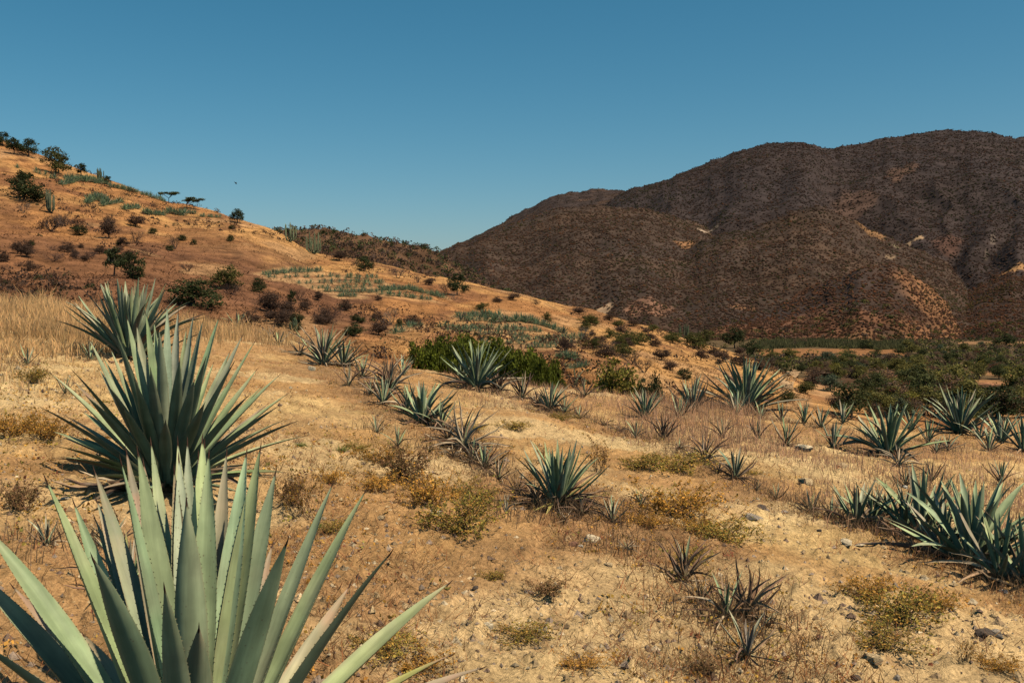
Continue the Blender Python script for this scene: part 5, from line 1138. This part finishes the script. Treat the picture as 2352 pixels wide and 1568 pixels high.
def box(mb, c, d, col, rot=0.0):
    x, y, z = np.array(d) / 2; V = np.array([[i * x, j * y, k * z] for k in (-1, 1) for j in (-1, 1) for i in (-1, 1)], float)
    ca, sa = math.cos(rot), math.sin(rot); V = V @ np.array([[ca, -sa, 0], [sa, ca, 0], [0, 0, 1]]).T + np.array(c)
    mb.add(V, [[0, 2, 3, 1], [4, 5, 7, 6], [0, 1, 5, 4], [2, 6, 7, 3], [0, 4, 6, 2], [1, 3, 7, 5]], col)
shp = hit(1892, 868, 40.0)
sh = empty('field_shelter', shp, 'small dark plank shelter with a flat roof in the valley', 'shelter'); sh.rotation_euler = (0, 0, 0.25)
def part(name, boxes, col, par):
    mb = MB()
    for c, d in boxes: box(mb, c, d, col)
    return link(name, mb.mesh(name), M_WOOD, par)
for x in (-1.35, 1.35):
    for y in (-0.8, 0.8): part('post', [((x, y, 0.55), (0.12, 0.12, 1.7))], (0.08, 0.055, 0.04), sh)
part('roof', [((0, 0, 1.45), (3.2, 2.1, 0.10))], (0.10, 0.065, 0.048), sh)
for k in range(9): part('plank', [((-1.2 + k * 0.3, 0.88, 0.62), (0.27, 0.04, 1.35))], (0.13, 0.085, 0.06), sh)
for k in range(3): part('plank', [((1.42, -0.5 + k * 0.5, 0.62), (0.04, 0.42, 1.35))], (0.13, 0.085, 0.06), sh)

# brush on the dark ridge behind the hill: reads as one mass
n = 2600; s_ = RNG.uniform(ray(560, 560)[0], ray(1420, 560)[0], n); y_ = RNG.uniform(235, 385, n); z_, w_ = ridge_height(s_, y_)
ok = (w_ == 7) & (z_ > -14); s_, y_, z_ = s_[ok], y_[ok], z_[ok]; n = len(s_); per = 26
c0 = np.array(BRN + DKG + [(0.09, 0.055, 0.04)] * 3)[RNG.integers(0, 9, n)] * RNG.uniform(0.8, 1.5, (n, 1))
d = RNG.normal(0, 1, (n, per, 3)); d /= np.linalg.norm(d, axis=2)[..., None]; sz = RNG.uniform(0.7, 1.7, (n, 1, 1))
P = np.stack([s_ * y_, y_, z_ + EYE + 0.5], 1)[:, None] + d * sz * np.array([1, 1, 0.75])
V, F, C = leaf_quads(P.reshape(-1, 3), d.reshape(-1, 3), RNG.uniform(0.4, 0.9, n * per), np.repeat(c0, per, 0) * RNG.uniform(0.75, 1.25, (n * per, 1)), RNG)
link('ridge_brush', mesh_np('ridge_brush', V, [F], C), M_FOL, kind='stuff', label='dark brown brush covering the ridge behind the hill', category='brush')

# thicket along the foot of the mountains and round the fields: one mass
n = 1500; s_ = RNG.uniform(ray(1640, 780)[0], 0.60, n); y_ = np.exp(RNG.uniform(math.log(330), math.log(740), n))
infield = (y_ > 432) & (y_ < 640) & (s_ < ray(2085, 800)[0] + (fbm(y_ / 20, y_ * 0, 79, 2) - 0.5) * 0.05); keepv = (~infield | (RNG.random(n) < 0.06)) & ((y_ < 585) | (s_ < ray(2200, 800)[0]) | (y_ > 645) | (RNG.random(n) < 0.15))
s_, y_ = s_[keepv], y_[keepv]; n = len(s_); per = 34
zz = np.maximum(ground(s_ * y_, y_), ridge_height(s_, y_)[0] + EYE)
c0 = np.array([(0.13, 0.12, 0.035), (0.085, 0.09, 0.028), (0.15, 0.09, 0.055), (0.11, 0.075, 0.052), (0.065, 0.072, 0.024), (0.17, 0.15, 0.04)])[RNG.integers(0, 6, n)]
d = RNG.normal(0, 1, (n, per, 3)); d /= np.linalg.norm(d, axis=2)[..., None]; sz = RNG.uniform(1.0, 2.6, (n, 1, 1))
P = np.stack([s_ * y_, y_, zz + 0.8], 1)[:, None] + d * sz * np.array([1.2, 1.2, 0.7])
V, F, C = leaf_quads(P.reshape(-1, 3), d.reshape(-1, 3), RNG.uniform(0.7, 1.5, n * per), np.repeat(c0, per, 0) * RNG.uniform(0.7, 1.3, (n * per, 1)), RNG)
link('valley_thicket', mesh_np('valley_thicket', V, [F], C), M_FOL, kind='stuff', label='mixed green and brown thicket round the valley fields', category='thicket')

# ------------------------------------------------------------------ grasses
def scatter_s(n, s0, s1, y0, y1, power=1.0):
    s = RNG.uniform(s0, s1, n); y = np.exp(RNG.uniform(math.log(y0), math.log(y1), n)); return s * y, y
def grass(name, x, y, h, w, lean, col, label, two=False):
    P = np.stack([x, y, ground(x, y) - 0.01], 1)
    V, F, C = blades(P, h, w, lean, col, two)
    return link(name, mesh_np(name, V, F, C), M_GRASS, kind='stuff', label=label, category='grass')
# tall blond grass on the left crest
x, y = scatter_s(84000, -0.60, -0.14, 9, 37); s = x / y
edge = 16 + 15 * sstep(-0.50, -0.20, s) + (fbm(x * 0.5, y * 0.5, 61, 3) - 0.5) * 7
k = (RNG.random(len(x)) < sstep(-8, 5, y - edge) ** 2) & (RNG.random(len(x)) < 0.25 + 0.75 * sstep(0.35, 0.5, fbm(x * 0.8, y * 0.8, 62, 3))); x, y = x[k], y[k]; n = len(x)
col = np.array([0.84, 0.52, 0.235]) * RNG.uniform(0.7, 1.2, (n, 1)) * np.array([1, 1, 1]) + RNG.normal(0, 0.02, (n, 3)) * [1, 0.6, 0.4]
grass('blond_grass', x, y, RNG.uniform(0.2, 0.85, n) * (0.05 + 1.5 * fbm(x * 0.9, y * 0.9, 63, 3) ** 1.3) * (0.25 + 0.75 * sstep(13, 27, y)), RNG.uniform(0.010, 0.022, n), RNG.uniform(0.1, 0.5, n), np.clip(col, 0.02, 1), 'tall blond dry grass along the left crest', True)
# red-brown grass on the right
xs, ys = [], []
for n, s0, s1, y0, y1 in ((9500, 0.08, 0.31, 12.5, 27), (8000, 0.22, 0.60, 11, 23), (7000, -0.10, 0.18, 16, 28), (6000, 0.24, 0.60, 8.5, 15)):
    x, y = scatter_s(n, s0, s1, y0, y1); w = (s1 - s0) * 0.30; ss = x / y; ly_ = np.log(y); wl_ = math.log(y1 / y0) * 0.3
    ed = sstep(0, w, ss - s0) * sstep(0, w, s1 - ss) * sstep(0, wl_, ly_ - math.log(y0)) * sstep(0, wl_, math.log(y1) - ly_)
    k = RNG.random(n) < sstep(0.30, 0.62, fbm(x * 0.7, y * 0.7, 64, 4) * 0.75 + 0.25 * ed) * ed * 1.3; xs.append(x[k]); ys.append(y[k])
x, y = np.concatenate(xs), np.concatenate(ys); n = len(x)
tall = sstep(0.10, 0.17, x / y) * (1 - sstep(0.22, 0.30, x / y)) * sstep(14, 19, y)
col = np.array([0.72, 0.42, 0.24]) * RNG.uniform(0.6, 1.3, (n, 1)) + RNG.normal(0, 0.02, (n, 3)) * [1, 0.6, 0.4]
grass('red_grass', x, y, RNG.uniform(0.05, 0.22, n) + tall * RNG.uniform(0.05, 0.38, n), RNG.uniform(0.005, 0.011, n), RNG.uniform(0.1, 0.6, n), np.clip(col, 0.02, 1), 'reddish dry grass among the agaves on the right', True)
# short dead grass and litter over the whole field, in tufts
x, y = scatter_s(11000, -0.60, 0.60, 2.2, 34); dens = fbm(x * 0.55, y * 0.55, 65, 4); k = RNG.random(len(x)) < 0.17 * sstep(0.40, 0.64, dens) + 0.75 * row_mask(x, y); x, y = x[k], y[k]
m = 14; tx = np.repeat(x, m); ty = np.repeat(y, m); n = len(tx); spread = 0.05 + 0.006 * ty
tx = tx + RNG.normal(0, 1, n) * spread; ty = ty + RNG.normal(0, 1, n) * spread
tone = np.repeat(np.array([(0.50, 0.26, 0.11), (0.36, 0.17, 0.075), (0.44, 0.28, 0.12), (0.26, 0.13, 0.065), (0.46, 0.19, 0.08)])[RNG.integers(0, 5, len(x))], m, 0) * RNG.uniform(0.6, 1.3, (n, 1))
grass('dead_grass', tx, ty, RNG.uniform(0.025, 0.11, n), RNG.uniform(0.003, 0.006, n) * (1 + ty * 0.06), RNG.uniform(0.4, 2.2, n), tone, 'short dead grass and litter scattered over the near field')
# grey-brown dead grass crowding the feet of the right-hand clump and the rows
feet = [o.location.copy() for o in bpy.data.objects if o.type == 'EMPTY' and o.get('category') == 'agave' and o.location.y < 30]
xs, ys = [], []
for f in feet:
    c = 90 if f.y > 4 else 20
    big = 240 if (f.x / f.y > 0.33 and f.y < 13) else c
    xs.append(f.x + RNG.normal(0, 0.20 if big == c else 0.30, big)); ys.append(f.y - 0.05 + RNG.normal(0, 0.20 if big == c else 0.28, big))
x, y = np.concatenate(xs), np.concatenate(ys); n = len(x)
tone = np.array([0.24, 0.155, 0.09]) * RNG.uniform(0.5, 1.5, (n, 1))
grass('dead_grass', x, y, RNG.uniform(0.06, 0.24, n), RNG.uniform(0.003, 0.007, n), RNG.uniform(0.2, 1.1, n), tone, 'grey-brown dead grass around the feet of the agaves', True)
# straw on the hill slope
x, y = scatter_s(60000, -0.60, 0.30, 46, 255); gc = ground_colours(x, y)[:, :3]; n = len(x)
k = RNG.random(n) < 0.35 + 0.65 * sstep(0.35, 0.6, fbm(x * 0.15, y * 0.15, 66, 3)); x, y, gc = x[k], y[k], gc[k]; n = len(x)
grass('slope_grass', x, y, RNG.uniform(0.08, 0.30, n), RNG.uniform(0.08, 0.20, n), RNG.uniform(0.6, 2.0, n), gc * RNG.uniform(0.7, 1.7, (n, 1)), 'dry straw grass on the left hill slope')
# little dry shrubs too small to pick apart on the slope
NS = 9000; x, y = scatter_s(NS, -0.60, 0.28, 60, 235); dn = fbm(x * 0.06, y * 0.04, 67, 3); k = RNG.random(NS) < sstep(0.40, 0.60, dn) * (0.22 + 0.78 * (1 - sstep(-0.26, -0.10, x / y)) * (1 - 0.7 * sstep(110, 170, y))); x, y = x[k], y[k]; n = len(x); per = 30
c0 = np.array(BRN + [(0.15, 0.070, 0.036), (0.12, 0.060, 0.034), (0.065, 0.062, 0.024)])[RNG.integers(0, 6, n)]
d = RNG.normal(0, 1, (n, per, 3)); d /= np.linalg.norm(d, axis=2)[..., None]; sz = RNG.uniform(0.2, 0.9, (n, 1, 1)) * (1 + 0.7 * (RNG.random((n, 1, 1)) < 0.12)); P = np.stack([x, y, ground(x, y)], 1)[:, None] + np.abs(d) * [0, 0, 1] * sz + d * sz * [1, 1, 0.2]
V, F, C = leaf_quads(P.reshape(-1, 3), d.reshape(-1, 3), RNG.uniform(0.12, 0.3, n * per), np.repeat(c0, per, 0) * RNG.uniform(0.7, 1.4, (n * per, 1)), RNG)
link('slope_scrub', mesh_np('slope_scrub', V, [F], C), M_FOL, kind='stuff', label='small dry shrubs dotted over the left hill slope', category='scrub')

# ------------------------------------------------------------------ weeds in the field
def weed_mesh(seed, cols, n=22, up=0.35, leaf=0.05, per=12, stemc=(0.16, 0.085, 0.05)):
    """branching weed of radius about 1: thin stems set with small leaves"""
    rg = np.random.default_rng(seed); st = MB(); P = []; O = []
    for i in range(n):
        a = rg.uniform(0, 6.28); d = np.array([math.cos(a), math.sin(a), up * rg.uniform(0.4, 2.2)]); d /= np.linalg.norm(d); L = rg.uniform(0.45, 1.05)
        p0 = rg.normal(0, 0.16, 3) * [1, 1, 0]; p1 = p0 + d * L * 0.5 + [0, 0, 0.06]; p2 = p0 + d * L + rg.normal(0, 0.06, 3); p2[2] = max(p2[2], 0.04)
        st.tube([p0, p1, p2], [0.008, 0.006, 0.003], np.array(stemc) * rg.uniform(0.7, 1.4), 3)
        for k in range(3):
            q = p1 + (p2 - p1) * rg.random(); e = q + rg.normal(0, 0.16, 3); e[2] = max(e[2], 0.03); st.tube([q, (q + e) / 2, e], [0.004, 0.003, 0.002], stemc, 3)
            f = rg.random((per // 2, 1)); P.append(q + (e - q) * f + rg.normal(0, 0.02, (per // 2, 3))); O.append(rg.normal(0, 1, (per // 2, 3)))
        f = rg.random((per, 1)) ** 0.7; P.append(p0 * (1 - f) ** 2 + 2 * p1 * f * (1 - f) + p2 * f ** 2 + rg.normal(0, 0.035, (per, 3))); O.append(rg.normal(0, 1, (per, 3)))
    P = np.concatenate(P); P[:, 2] = np.maximum(P[:, 2], 0.015); O = np.concatenate(O); m = len(P); cols = np.array(cols)
    lf = MB(); lf.add(*leaf_quads(P, O, leaf * rg.uniform(0.5, 1.4, m), cols[rg.integers(0, len(cols), m)] * rg.uniform(0.6, 1.35, (m, 1)), rg, flat=0.6))
    return st.mesh('stems'), lf.mesh('leaves')
WC = {'orange': [(0.66, 0.31, 0.055), (0.56, 0.26, 0.05), (0.44, 0.27, 0.055), (0.68, 0.36, 0.065)], 'green': [(0.36, 0.29, 0.06), (0.44, 0.32, 0.065), (0.52, 0.31, 0.065), (0.28, 0.25, 0.055), (0.60, 0.31, 0.065)], 'fresh': [(0.18, 0.26, 0.04), (0.23, 0.30, 0.055)], 'brown': [(0.27, 0.14, 0.065), (0.36, 0.19, 0.08), (0.23, 0.16, 0.055)]}
WEED = {k: [weed_mesh(700 + 10 * i + j, c, 50, 0.6 if k != 'brown' else 1.0, 0.048, 24) for j in range(2)] for i, (k, c) in enumerate(WC.items())}
WEED['tall'] = [weed_mesh(790 + j, WC['orange'] + WC['brown'], 20, 1.6, 0.05, 14) for j in range(2)]
for k, u, v, wpx, asp, lab in [
 ('tall', 705, 1190, 120, 1.0, 'upright orange-brown weed right of the two big front agaves'), ('brown', 670, 1160, 90, 0.9, 'brown twiggy weed close to the two big front agaves'), ('green', 760, 1225, 70, 0.6, 'small green-yellow weed under the upright orange-brown one'),
 ('green', 1050, 1222, 210, 0.55, 'wide yellow-green weed patch left of the silvery-green agave'), ('orange', 985, 1160, 140, 0.7, 'orange weed patch above the wide yellow-green one'), ('brown', 930, 1105, 150, 0.6, 'thin brown weeds below the tiny agave pair'), ('orange', 880, 1065, 110, 0.5, 'low rusty weeds right below the tiny agave pair'),
 ('orange', 1550, 1185, 190, 0.55, 'big orange weed patch in the middle of the right half'), ('green', 1665, 1245, 150, 0.5, 'yellow-green weed trailing below the big orange patch'), ('orange', 1610, 1220, 120, 0.5, 'orange weed joining the two patches in the right half'),
 ('green', 1545, 1085, 150, 0.45, 'olive weed mat left of the dark broad-leaved agave'), ('green', 1470, 1075, 110, 0.4, 'smaller olive weed mat beside the olive mat'), ('tall', 1372, 1085, 90, 1.0, 'seeding weed stalks right of the silvery-green agave'), ('tall', 1240, 1060, 50, 1.0, 'slim seeding stalk behind the silvery-green agave'),
 ('green', 2060, 1430, 210, 0.55, 'large yellow-green weed at lower right above the pale rock'), ('green', 2030, 1490, 170, 0.4, 'green weed mat behind the pale rock at lower right'), ('orange', 1985, 1370, 150, 0.4, 'orange weed upslope of the large yellow-green weed at lower right'), ('orange', 2140, 1400, 130, 0.45, 'orange-green weed right of the large yellow-green weed at lower right'),
 ('green', 820, 1035, 70, 0.4, 'flat green weed on bare soil right of the second big agave'), ('fresh', 690, 1026, 26, 0.5, 'tiny bright green sprout right of the second big agave'), ('fresh', 785, 1040, 34, 0.6, 'bright green tuft beside the flat green weed'), ('orange', 40, 1000, 130, 0.6, 'orange weeds at the left edge beside the second big agave'), ('green', 75, 880, 70, 0.8, 'yellowish branched weed near the left edge'), 
 ('green', 1200, 1470, 150, 0.35, 'yellow-green weed mat at the bottom centre'), ('brown', 1260, 1370, 120, 0.35, 'thin brown weed on pale soil in the lower centre'), ('green', 880, 1500, 170, 0.35, 'greenish weed mat at the bottom beside the front agave leaves'), ('orange', 960, 1540, 150, 0.35, 'orange specked weed at the bottom edge'), ('green', 1130, 1330, 70, 0.4, 'small weed above the weed mat at the bottom centre'), ('orange', 1330, 1530, 120, 0.3, 'flat orange weed at the bottom edge right of centre'),
 ('green', 1290, 965, 60, 0.4, 'low weed under the mixed green and dry agave'), ('green', 1090, 990, 70, 0.35, 'sparse weed above the dead bleached agave'), ('green', 1180, 985, 80, 0.35, 'sparse weed on the bare slope left of the blue-green upright agave'), ('brown', 1610, 1545, 110, 0.4, 'brown weed near the bottom right of centre'), ('orange', 2290, 1540, 110, 0.5, 'weed in the lower right corner'), ('tall', 2215, 1520, 70, 0.9, 'upright weed by the dark rock in the lower right corner'), ('green', 1730, 1090, 40, 0.4, 'tiny weed by the dark broad-leaved agave'), ('green', 1590, 1290, 90, 0.5, 'weed behind the brown agave with two green leaves'), ('fresh', 730, 1215, 30, 0.5, 'small fresh green tuft under the upright orange-brown weed'), ('orange', 110, 1010, 110, 0.7, 'orange weed touching the lower left leaves of the second big agave'), ('brown', 50, 1170, 120, 0.6, 'brown weed left of the little pinkish agave'), ('orange', 860, 1130, 120, 0.5, 'orange weed left of the thin brown weeds'), ('green', 1090, 1160, 120, 0.6, 'yellowish weed right behind the wide yellow-green patch'), ('orange', 760, 1110, 80, 0.6, 'small orange weed above the upright orange-brown one'), ('orange', 1480, 1210, 110, 0.5, 'orange weed at the left border of the big orange patch')]:
    p = hit(u, v); r = wpx * p.y / FPX * 0.66; st, lf = WEED[k][int(u) % 2]
    root = empty('weed', p, lab, 'weed', 'weeds of the near field'); root.scale = (r, r, r * asp * 1.5); root.rotation_euler = (0, 0, u % 6.28)
    link('stems', st, M_BARK, root); link('leaves', lf, M_FOL, root)
# tiny ground-hugging seedlings: nobody could count them
x, y = scatter_s(9000, -0.55, 0.58, 2.4, 24); k = RNG.random(len(x)) < 0.7 * sstep(0.44, 0.64, fbm(x * 0.6, y * 0.6, 68, 3)) + 0.35 * row_mask(x, y); x, y = x[k], y[k]; n = len(x); per = 9
d = RNG.normal(0, 1, (n, per, 3)); d[..., 2] = np.abs(d[..., 2]) * 0.5; P = np.stack([x, y, ground(x, y) + 0.006], 1)[:, None] + d * RNG.uniform(0.012, 0.05, (n, 1, 1))
c0 = np.array(WC['green'] + WC['orange'] + [(0.28, 0.10, 0.05)])[RNG.integers(0, 10, n)]
V, F, C = leaf_quads(P.reshape(-1, 3), d.reshape(-1, 3) * 0 + [0, 0, 1], RNG.uniform(0.012, 0.03, n * per), np.repeat(c0, per, 0) * RNG.uniform(0.6, 1.3, (n * per, 1)), RNG)
link('ground_cover', mesh_np('ground_cover', V, [F], C), M_FOL, kind='stuff', label='tiny yellowed weeds hugging the soil', category='ground cover')

# ------------------------------------------------------------------ stones
import bmesh
def rock_mesh(seed, col, flat=0.7):
    rg = np.random.default_rng(seed); bm = bmesh.new()
    for _ in range(26):
        d = rg.normal(0, 1, 3); d /= np.linalg.norm(d); d = np.sign(d) * np.abs(d) ** 0.75; bm.verts.new(d * rg.uniform(0.78, 1.0) * [0.5, 0.40, 0.5 * flat])
    r = bmesh.ops.convex_hull(bm, input=bm.verts); bmesh.ops.delete(bm, geom=[g for g in r['geom_interior'] if isinstance(g, bmesh.types.BMVert)], context='VERTS')
    bmesh.ops.bevel(bm, geom=list(bm.edges), offset=0.035, segments=1, affect='EDGES', clamp_overlap=True)
    bmesh.ops.triangulate(bm, faces=[f for f in bm.faces if len(f.verts) > 4])
    bm.verts.index_update()
    V = np.array([v.co for v in bm.verts]); F3 = np.array([[v.index for v in f.verts] for f in bm.faces if len(f.verts) == 3]).reshape(-1, 3); F4 = np.array([[v.index for v in f.verts] for f in bm.faces if len(f.verts) == 4]).reshape(-1, 4); bm.free()
    C = np.array(col) * (0.8 + 0.4 * rg.random((len(V), 1)))
    return mesh_np('rock', V, [F3, F4], C)
RC = {'tan': (0.50, 0.36, 0.20), 'grey': (0.33, 0.27, 0.21), 'pale': (0.62, 0.50, 0.33), 'white': (0.72, 0.66, 0.54), 'dark': (0.115, 0.085, 0.065), 'rust': (0.30, 0.15, 0.09)}
ROCKS = {k: [rock_mesh(820 + 5 * i + j, c, 0.55 + 0.2 * j) for j in range(3)] for i, (k, c) in enumerate(RC.items())}
for k, u, v, wpx, lab in [('pale', 1845, 1034, 46, 'angular pale boulder in front of the red grass'), ('tan', 1850, 1112, 36, 'low tan boulder below the angular pale one'), ('tan', 1934, 1074, 26, 'tan stone right of the angular pale boulder'), ('pale', 1944, 1248, 34, 'pale stone, left of the touching pair beside the big clump'), ('pale', 1974, 1254, 32, 'pale flat stone, right of the touching pair beside the big clump'),
 ('tan', 2004, 1516, 52, 'pale wedge-shaped rock at the lower right under the weeds'), ('dark', 2258, 1462, 44, 'dark rock near the lower right corner'), ('grey', 2288, 1460, 34, 'grey stone leaning on the dark rock in the lower right corner'), ('white', 2304, 1360, 24, 'white stone near the right edge below the big clump'), ('grey', 1730, 1194, 52, 'flat grey slab stone on the bare soil at right'), ('dark', 1750, 1168, 28, 'black stone above the flat grey slab'), ('grey', 1802, 1178, 24, 'grey stone right of the flat grey slab'), ('dark', 1596, 1152, 17, 'small dark stone above the big orange weed patch'),
 ('pale', 1361, 1244, 44, 'pale pitted stone below the silvery-green agave'), ('rust', 1318, 1254, 28, 'rusty stone left of the pale pitted stone'), ('white', 1334, 1256, 12, 'small white stone touching the rusty one'), ('tan', 877, 1192, 26, 'tan stone above the wide yellow-green weed patch on its left'), ('white', 1000, 1180, 30, 'whitish stone within the orange weed patch'), ('white', 975, 1052, 19, 'white stone below the tiny agave pair'), ('tan', 1024, 1482, 26, 'brown stone between front agave leaf and weed mat'), ('dark', 1092, 1352, 20, 'dark stone in the lower centre'), ('grey', 1242, 1450, 38, 'grey stone at the edge of the weed mat at the bottom centre'),
 ('tan', 1399, 1300, 26, 'tan stone in the centre of the lower field'), ('grey', 1215, 1362, 28, 'greyish flat stone beside the thin brown weed'), ('rust', 1884, 1466, 22, 'small rusty stone left of the large yellow-green weed'), ('tan', 1611, 1456, 20, 'upper stone of the two left of the half-dead agaves'), ('tan', 1629, 1474, 24, 'lower stone of the two left of the half-dead agaves'), ('dark', 1968, 1560, 28, 'dark stone at the bottom edge on the right'), ('tan', 1803, 1226, 15, 'pebble-sized tan stone under the small agave pair'), ('dark', 1882, 1220, 15, 'pebble-sized dark stone under the small agave pair'), ('pale', 150, 1146, 22, 'pale stone left of the front agave leaves'), ('tan', 796, 1012, 15, 'small stone above the flat green weed'), ('pale', 716, 850, 22, 'pale stone at the foot of the half-dried agave'),
 ('rust', 1470, 1300, 18, 'rusty stone above the brown agave with two green leaves'), ('tan', 2120, 1330, 24, 'tan stone below the middle of the big clump'), ('white', 2080, 1120, 16, 'white stone behind the big clump'), ('grey', 2060, 1560, 22, 'grey stone at the bottom right edge'), ('pale', 1120, 1440, 30, 'pale clod left of the grey stone at the weed mat'), ('tan', 720, 1140, 18, 'small stone behind the upright orange-brown weed'), ('tan', 60, 1330, 26, 'stone on bare soil at the left edge')]:
    p = hit(u, v); w = wpx * p.y / FPX
    o = link('rock', ROCKS[k][int(u) % 3], M_ROCK, label=lab, category='rock'); rr = random.Random(int(u + v))
    o.location = (p.x, p.y, p.z + w * 0.07); o.scale = (w * 1.1, w * 1.1, w * (0.42 if 'slab' in lab or 'flat' in lab else 0.85)); o.rotation_euler = (rr.uniform(-.3, .3), rr.uniform(-.3, .3), rr.uniform(0, 6.28))
# gravel
n = 30000; x, y = scatter_s(n, -0.58, 0.60, 2.2, 26); k = RNG.random(n) < 0.25 + 0.75 * sstep(0.4, 0.62, fbm(x * 0.8, y * 0.8, 69, 3)); x, y = x[k], y[k]; n = len(x)
P = np.stack([x, y, ground(x, y) + 0.001], 1); size = np.exp(RNG.normal(math.log(0.017), 0.6, n)).clip(0.008, 0.09)
c0 = np.array([(0.46, 0.32, 0.17), (0.36, 0.24, 0.13), (0.52, 0.40, 0.25), (0.20, 0.13, 0.09), (0.30, 0.22, 0.16)])[RNG.integers(0, 5, n)] * RNG.uniform(0.7, 1.25, (n, 1))
link('gravel', clumps(P, size, c0, 'gravel', 0.6), M_ROCK, kind='stuff', label='loose gravel and clods on the tan soil', category='gravel')

# ------------------------------------------------------------------ a bird in the sky
s0, t0 = ray(541, 421); yb = 90.0
bird = empty('bird', (s0 * yb, yb, EYE + t0 * yb), 'small dark bird flying above the left hill', 'bird'); bird.rotation_euler = (0.3, 0.9, 0.4)
mb = MB(); mb.tube([[-0.16, 0, 0], [-0.08, 0, 0], [0.02, 0, 0.01], [0.10, 0, 0.02], [0.15, 0, 0.02]], [0.012, 0.03, 0.038, 0.026, 0.006], (0.02, 0.02, 0.02), 8); link('body', mb.mesh('body', True), M_BARK, bird)
for sg in (-1, 1):
    V = []; prof = [(0.05, 0.0, -0.05), (0.07, 0.12, -0.05), (0.04, 0.24, -0.04), (-0.03, 0.34, -0.035)]
    for xf, yy2, xb in prof: V += [(xf, sg * yy2, 0.01 + yy2 * 0.25), (xb, sg * yy2, yy2 * 0.25), (xb, sg * yy2, yy2 * 0.25 - 0.006), (xf, sg * yy2, yy2 * 0.25 - 0.006)]
    F = [[i * 4 + j, i * 4 + (j + 1) % 4, (i + 1) * 4 + (j + 1) % 4, (i + 1) * 4 + j] for i in range(3) for j in range(4)]
    link('wing', mesh_np('wing', V, [np.array(F)], np.tile([0.02, 0.02, 0.02], (len(V), 1))), M_BARK, bird)
link('tail', mesh_np('tail', [(-0.14, -0.015, 0), (-0.14, 0.015, 0), (-0.25, 0.035, 0.0), (-0.25, -0.035, 0), (-0.14, -0.015, -0.006), (-0.14, 0.015, -0.006), (-0.25, 0.035, -0.006), (-0.25, -0.035, -0.006)], [np.array([[0, 1, 2, 3], [7, 6, 5, 4], [0, 4, 5, 1], [1, 5, 6, 2], [2, 6, 7, 3], [3, 7, 4, 0]])], np.tile([0.02, 0.02, 0.02], (8, 1))), M_BARK, bird)
